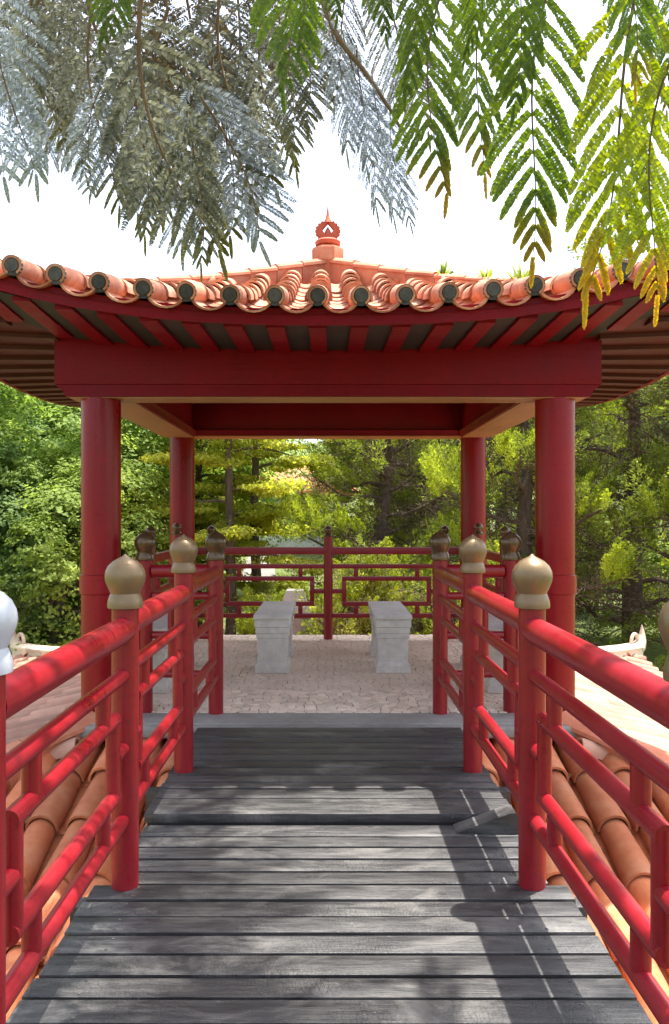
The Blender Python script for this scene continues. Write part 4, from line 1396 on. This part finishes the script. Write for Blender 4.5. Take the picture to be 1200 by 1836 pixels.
T1 = thing('fern_leaved_tree', 'tree with dark olive and sky-glossed feathery fronds hanging into the top left', 'tree', (-3.3, .4, -3.3))
arm(T1, [(-3.3, .4, -3.6), (-3.25, .5, -1.0), (-3.05, .7, 1.5), (-2.7, 1.1, 3.6), (-2.3, 1.5, 4.9)], .17, .10, 'trunk')
arm(T1, [(-2.72, 1.08, 3.5), (-1.9, 2.1, 4.3), (-.9, 2.9, 4.5), (.1, 3.3, 4.6)], .07, .02)
arm(T1, [(-2.6, 1.2, 4.0), (-2.0, 2.8, 4.7), (-1.4, 4.0, 5.0), (-.6, 4.6, 5.2)], .07, .02)
arm(T1, [(-2.35, 1.45, 4.8), (-1.4, 1.6, 5.2), (-.4, 1.8, 5.4), (.4, 2.2, 5.4)], .06, .015)
arm(T1, [(-2.5, 1.3, 4.4), (-2.6, 2.6, 4.9), (-2.5, 3.6, 5.1)], .05, .015)
T2 = thing('fern_leaved_tree', 'tree with yellow green feathery fronds and golden tips hanging into the top right', 'tree', (3.3, .3, -3.3))
arm(T2, [(3.3, .3, -3.6), (3.25, .4, -1.0), (3.0, .6, 1.5), (2.6, .9, 3.4), (2.2, 1.2, 4.6)], .16, .09, 'trunk')
arm(T2, [(2.65, .87, 3.2), (1.9, 1.6, 3.6), (1.1, 2.1, 3.75), (.3, 2.4, 3.8)], .06, .015)
arm(T2, [(2.4, 1.0, 4.0), (1.8, 2.2, 4.3), (1.3, 3.0, 4.5)], .05, .015)

def fr_px(tree, b_, t_, Y0f, Y1f, kind, roll=None, sw=1.0):
    if b_[1] < 30: twig(tree, at(b_[0], b_[1], Y0f))
    return frond(tree, at(b_[0], b_[1], Y0f), at(t_[0], t_[1], Y1f), kind, roll, sw)
# right: the clearly readable fronds
fr_px(T2, (1000, -60), (962, 500), 2.15, 2.25, 'dense', .1)
fr_px(T2, (1160, -80), (1078, 575), 2.05, 2.2, 'lime', -.15)
fr_px(T2, (1225, 60), (1178, 575), 2.0, 2.15, 'lime', .25)
fr_px(T2, (822, -90), (795, 385), 2.35, 2.45, 'dense', .35)
fr_px(T2, (905, -120), (880, 350), 2.7, 2.8, 'dense', -.5)
fr_px(T2, (1255, -160), (1205, 230), 2.3, 2.4, 'dense', -.6)
fr_px(T2, (955, -200), (905, 210), 2.0, 2.1, 'deep', .5)
fr_px(T2, (760, -150), (742, 190), 1.9, 2.0, 'deep', -.4, .8)
fr_px(T2, (1110, -200), (1130, 190), 1.9, 2.0, 'dense', -.2)
fr_px(T2, (870, -160), (838, 130), 2.2, 2.3, 'deep', .8, .7)
# centre: pale frond with long pinnae hanging from a slanting stem
for (b_, t_) in (((585, 10), (622, 300)), ((612, 50), (662, 325)), ((640, 95), (692, 385)), ((668, 140), (722, 400)), ((700, 195), (742, 415)), ((720, 40), (700, 190))):
    fr_px(T1, b_, t_, 2.7, 2.75, 'pale', fr_r.uniform(-.3, .3), .62)
arm(T1, [at(560, -60, 2.9), at(600, 55, 2.72), at(655, 130, 2.7), at(705, 205, 2.7), at(728, 250, 2.72)], .012, .003, 'twig', 'stem_brown')
# left: large sky-glossed and olive fronds
fr_px(T1, (0, -60), (62, 345), 2.2, 2.3, 'pale', .15)
fr_px(T1, (-70, -20), (5, 330), 2.5, 2.5, 'pale', -.2)
fr_px(T1, (150, -80), (300, 330), 2.9, 3.0, 'olive', .2, 1.2)
fr_px(T1, (90, -90), (60, 230), 2.7, 2.8, 'olive', .3, 1.1)
fr_px(T1, (255, -20), (402, 492), 2.5, 2.7, 'olive', .1, 1.05)
fr_px(T1, (330, 120), (478, 470), 2.75, 2.85, 'pale', -.15, .95)
fr_px(T1, (165, 20), (190, 395), 2.6, 2.7, 'olive', .4)
fr_px(T1, (215, 60), (245, 420), 3.0, 3.1, 'pale', -.5)
fr_px(T1, (290, 150), (310, 470), 2.9, 3.0, 'pale', .3, 1.0)
fr_px(T1, (400, -40), (505, 360), 3.1, 3.2, 'olive', -.3, 1.1)
fr_px(T1, (470, 20), (530, 330), 3.0, 3.1, 'olive', .5)
fr_px(T1, (90, -60), (120, 290), 3.1, 3.2, 'olive', -.1, 1.2)
fr_px(T1, (150, -80), (95, 250), 3.4, 3.5, 'olive', .6, 1.2)
fr_px(T1, (30, -100), (20, 210), 3.3, 3.4, 'olive', -.6, 1.2)
fr_px(T1, (420, 60), (440, 420), 3.5, 3.6, 'pale', .4)
fr_px(T1, (520, -80), (555, 250), 3.3, 3.4, 'olive', .1, 1.1)
fr_px(T1, (120, 90), (60, 330), 3.3, 3.4, 'pale', .1)
fr_px(T1, (60, 60), (150, 330), 3.6, 3.7, 'olive', .1)
for (b_, t_, Y, k_, sw_) in (((380, 100), (420, 460), 3.15, 'olive', 1.1),
        ((500, 0), (520, 300), 2.8, 'olive', 1.0), 
        ((240, 120), (270, 455), 2.7, 'olive', .9), ((180, 160), (160, 360), 2.6, 'pale', .9), ((640, -80), (610, 200), 3.2, 'olive', .9),
        ((340, 200), (370, 500), 2.6, 'olive', .9), ((700, -90), (760, 260), 3.0, 'olive', .9)):
    fr_px(T1, b_, t_, Y, Y + .1, k_, fr_r.uniform(-.5, .5), sw_)
for (b_, t_, Y, sw_, rl_) in (((230, -110), (290, 240), 3.3, 1.3, .2), ((330, -120), (330, 260), 3.4, 1.3, -.3), ((430, -110), (410, 240), 3.3, 1.2, .3), ((120, -120), (150, 190), 3.4, 1.2, -.2), ((300, 20), (280, 400), 3.1, 1.0, .1),
        ((520, -120), (500, 170), 3.5, 1.2, -.1), ((380, 40), (360, 390), 3.2, 1.0, -.2), ((40, -120), (70, 160), 3.5, 1.2, .3)):
    fr_px(T1, b_, t_, Y, Y + .1, 'umber', rl_, sw_)
# bright fresh green leaves closest to the lens at the top edge
fr_px(T1, (200, -170), (185, 108), 1.75, 1.8, 'deep', .2, 1.1)
fr_px(T1, (470, -200), (505, 205), 1.9, 1.95, 'deep', -.3)
fr_px(T1, (520, -140), (545, 120), 1.8, 1.85, 'deep', .6)
fr_px(T1, (620, -200), (600, 45), 1.9, 1.9, 'deep', .3)
fr_px(T1, (680, -200), (700, 80), 2.0, 2.0, 'deep', -.5)
# more fronds higher up, out of view: the canopy that dapples the deck
cr = random.Random(9)
arm(T1, [(-2.35, 1.45, 4.8), (-1.6, 2.0, 6.0), (-.2, 2.7, 6.6), (1.0, 3.3, 6.7), (1.9, 3.6, 6.6)], .07, .02)
arm(T1, [(-1.5, 2.05, 6.05), (-.4, 3.4, 6.5), (.5, 4.4, 6.7), (1.1, 5.0, 6.7)], .045, .015)
arm(T1, [(-2.5, 1.3, 4.4), (-2.6, 2.9, 5.0), (-2.2, 4.3, 5.5), (-1.6, 5.4, 5.9)], .05, .015)
def canopy(n_, x0, x1, y0, y1, z0, z1, kinds):
    for i in range(n_):
        x = cr.uniform(x0, x1); y_ = cr.uniform(y0, y1); z = max(cr.uniform(z0, z1), 1.354 + .70 * y_ + .5)
        a = cr.uniform(0, 6.28)
        frond(T1, (x, y_, z), (x + math.cos(a) * .8, y_ + math.sin(a) * .8, z - cr.uniform(.15, .45)), cr.choice(kinds), cr.uniform(0, 6))
canopy(28, .25, 1.35, 2.5, 5.0, 6.1, 7.1, ['olive', 'olive', 'deep', 'pale'])
canopy(15, .9, 2.3, 2.3, 3.5, 6.1, 7.1, ['olive', 'deep', 'pale'])
canopy(34, -2.6, -.2, 4.3, 5.9, 5.0, 6.2, ['olive', 'deep', 'pale'])
canopy(24, -2.2, .2, 1.2, 3.2, 4.4, 5.4, ['olive', 'pale', 'deep'])
for i in range(16):
    x = cr.uniform(.5, 2.4); y_ = cr.uniform(.4, 2.6); z = cr.uniform(3.9, 4.7)
    a = cr.uniform(0, 6.28)
    frond(T2, (x, y_, z), (x + math.cos(a) * .7, y_ + math.sin(a) * .7, z - cr.uniform(.2, .6)), cr.choice(['dense', 'lime', 'deep']), cr.uniform(0, 6))

# ------------------------------------------------------------------ weeds on the hips and fallen leaves
def weed(px, Y, h, w_, label, seed):
    rg = np.random.default_rng(seed)
    p = at(px, 492, Y); e = abs(p.x); 
    root_z = roof_h(e, e) + .11
    t_ = thing('roof_weed', label, 'weed', (p.x, CY - e, root_z), 'weeds growing on the right hip of the pavilion roof')
    P, S_, Nn = [], [], []
    for i in range(34):
        d = np.array([rg.normal() * w_, rg.normal() * w_, 1.0]); d /= np.linalg.norm(d); L_ = h * rg.uniform(.5, 1)
        P.append(np.array([p.x, CY - e, root_z - .02]) + d * L_ * .5); S_.append(d * L_); Nn.append(np.cross(d, rg.normal(size=3)))
    V = []
    for c_, s_, n_ in zip(P, S_, Nn):
        n_ = n_ / np.linalg.norm(n_); w2 = np.cross(s_, n_); w2 = w2 / np.linalg.norm(w2) * .009
        V += [c_ - s_ * .5, c_ + w2, c_ + s_ * .5, c_ - w2]
    place('blades', np_mesh('blades', np.array(V), np.arange(len(V)).reshape(-1, 4), 'leaf_fresh'), t_)
weed(795, 6.1, .20, .22, 'slim green weed on the roof hip, nearest the finial', 1)
weed(868, 5.9, .17, .55, 'spreading green weed on the roof hip, middle of three', 2)
weed(930, 5.7, .20, .55, 'bushy green weed on the roof hip, nearest the hanging fronds', 3)

rg = np.random.default_rng(55)
P, Nn = [], []
while len(P) < 420:
    x = rg.uniform(.9, 2.4) * (1 if rg.uniform() < .75 else -1); y = rg.uniform(2.6, 5.0)
    if x > 0 and rg.uniform() > math.exp(-(x - .9) * 2.0): continue
    P.append((x, y, sk(x, y) + rg.uniform(.0, .06))); Nn.append((rg.normal() * .35, rg.normal() * .35 - .2, 1))
V, F = leaves(np.array(P), np.array(Nn), .07, .035, rg)
o = place('fallen_leaves', np_mesh('fallen_leaves', V, F, 'dry_leaf')); o['kind'] = 'stuff'
tag(o, 'dry brown leaves littering the tile roof beside the bridge', 'leaves')
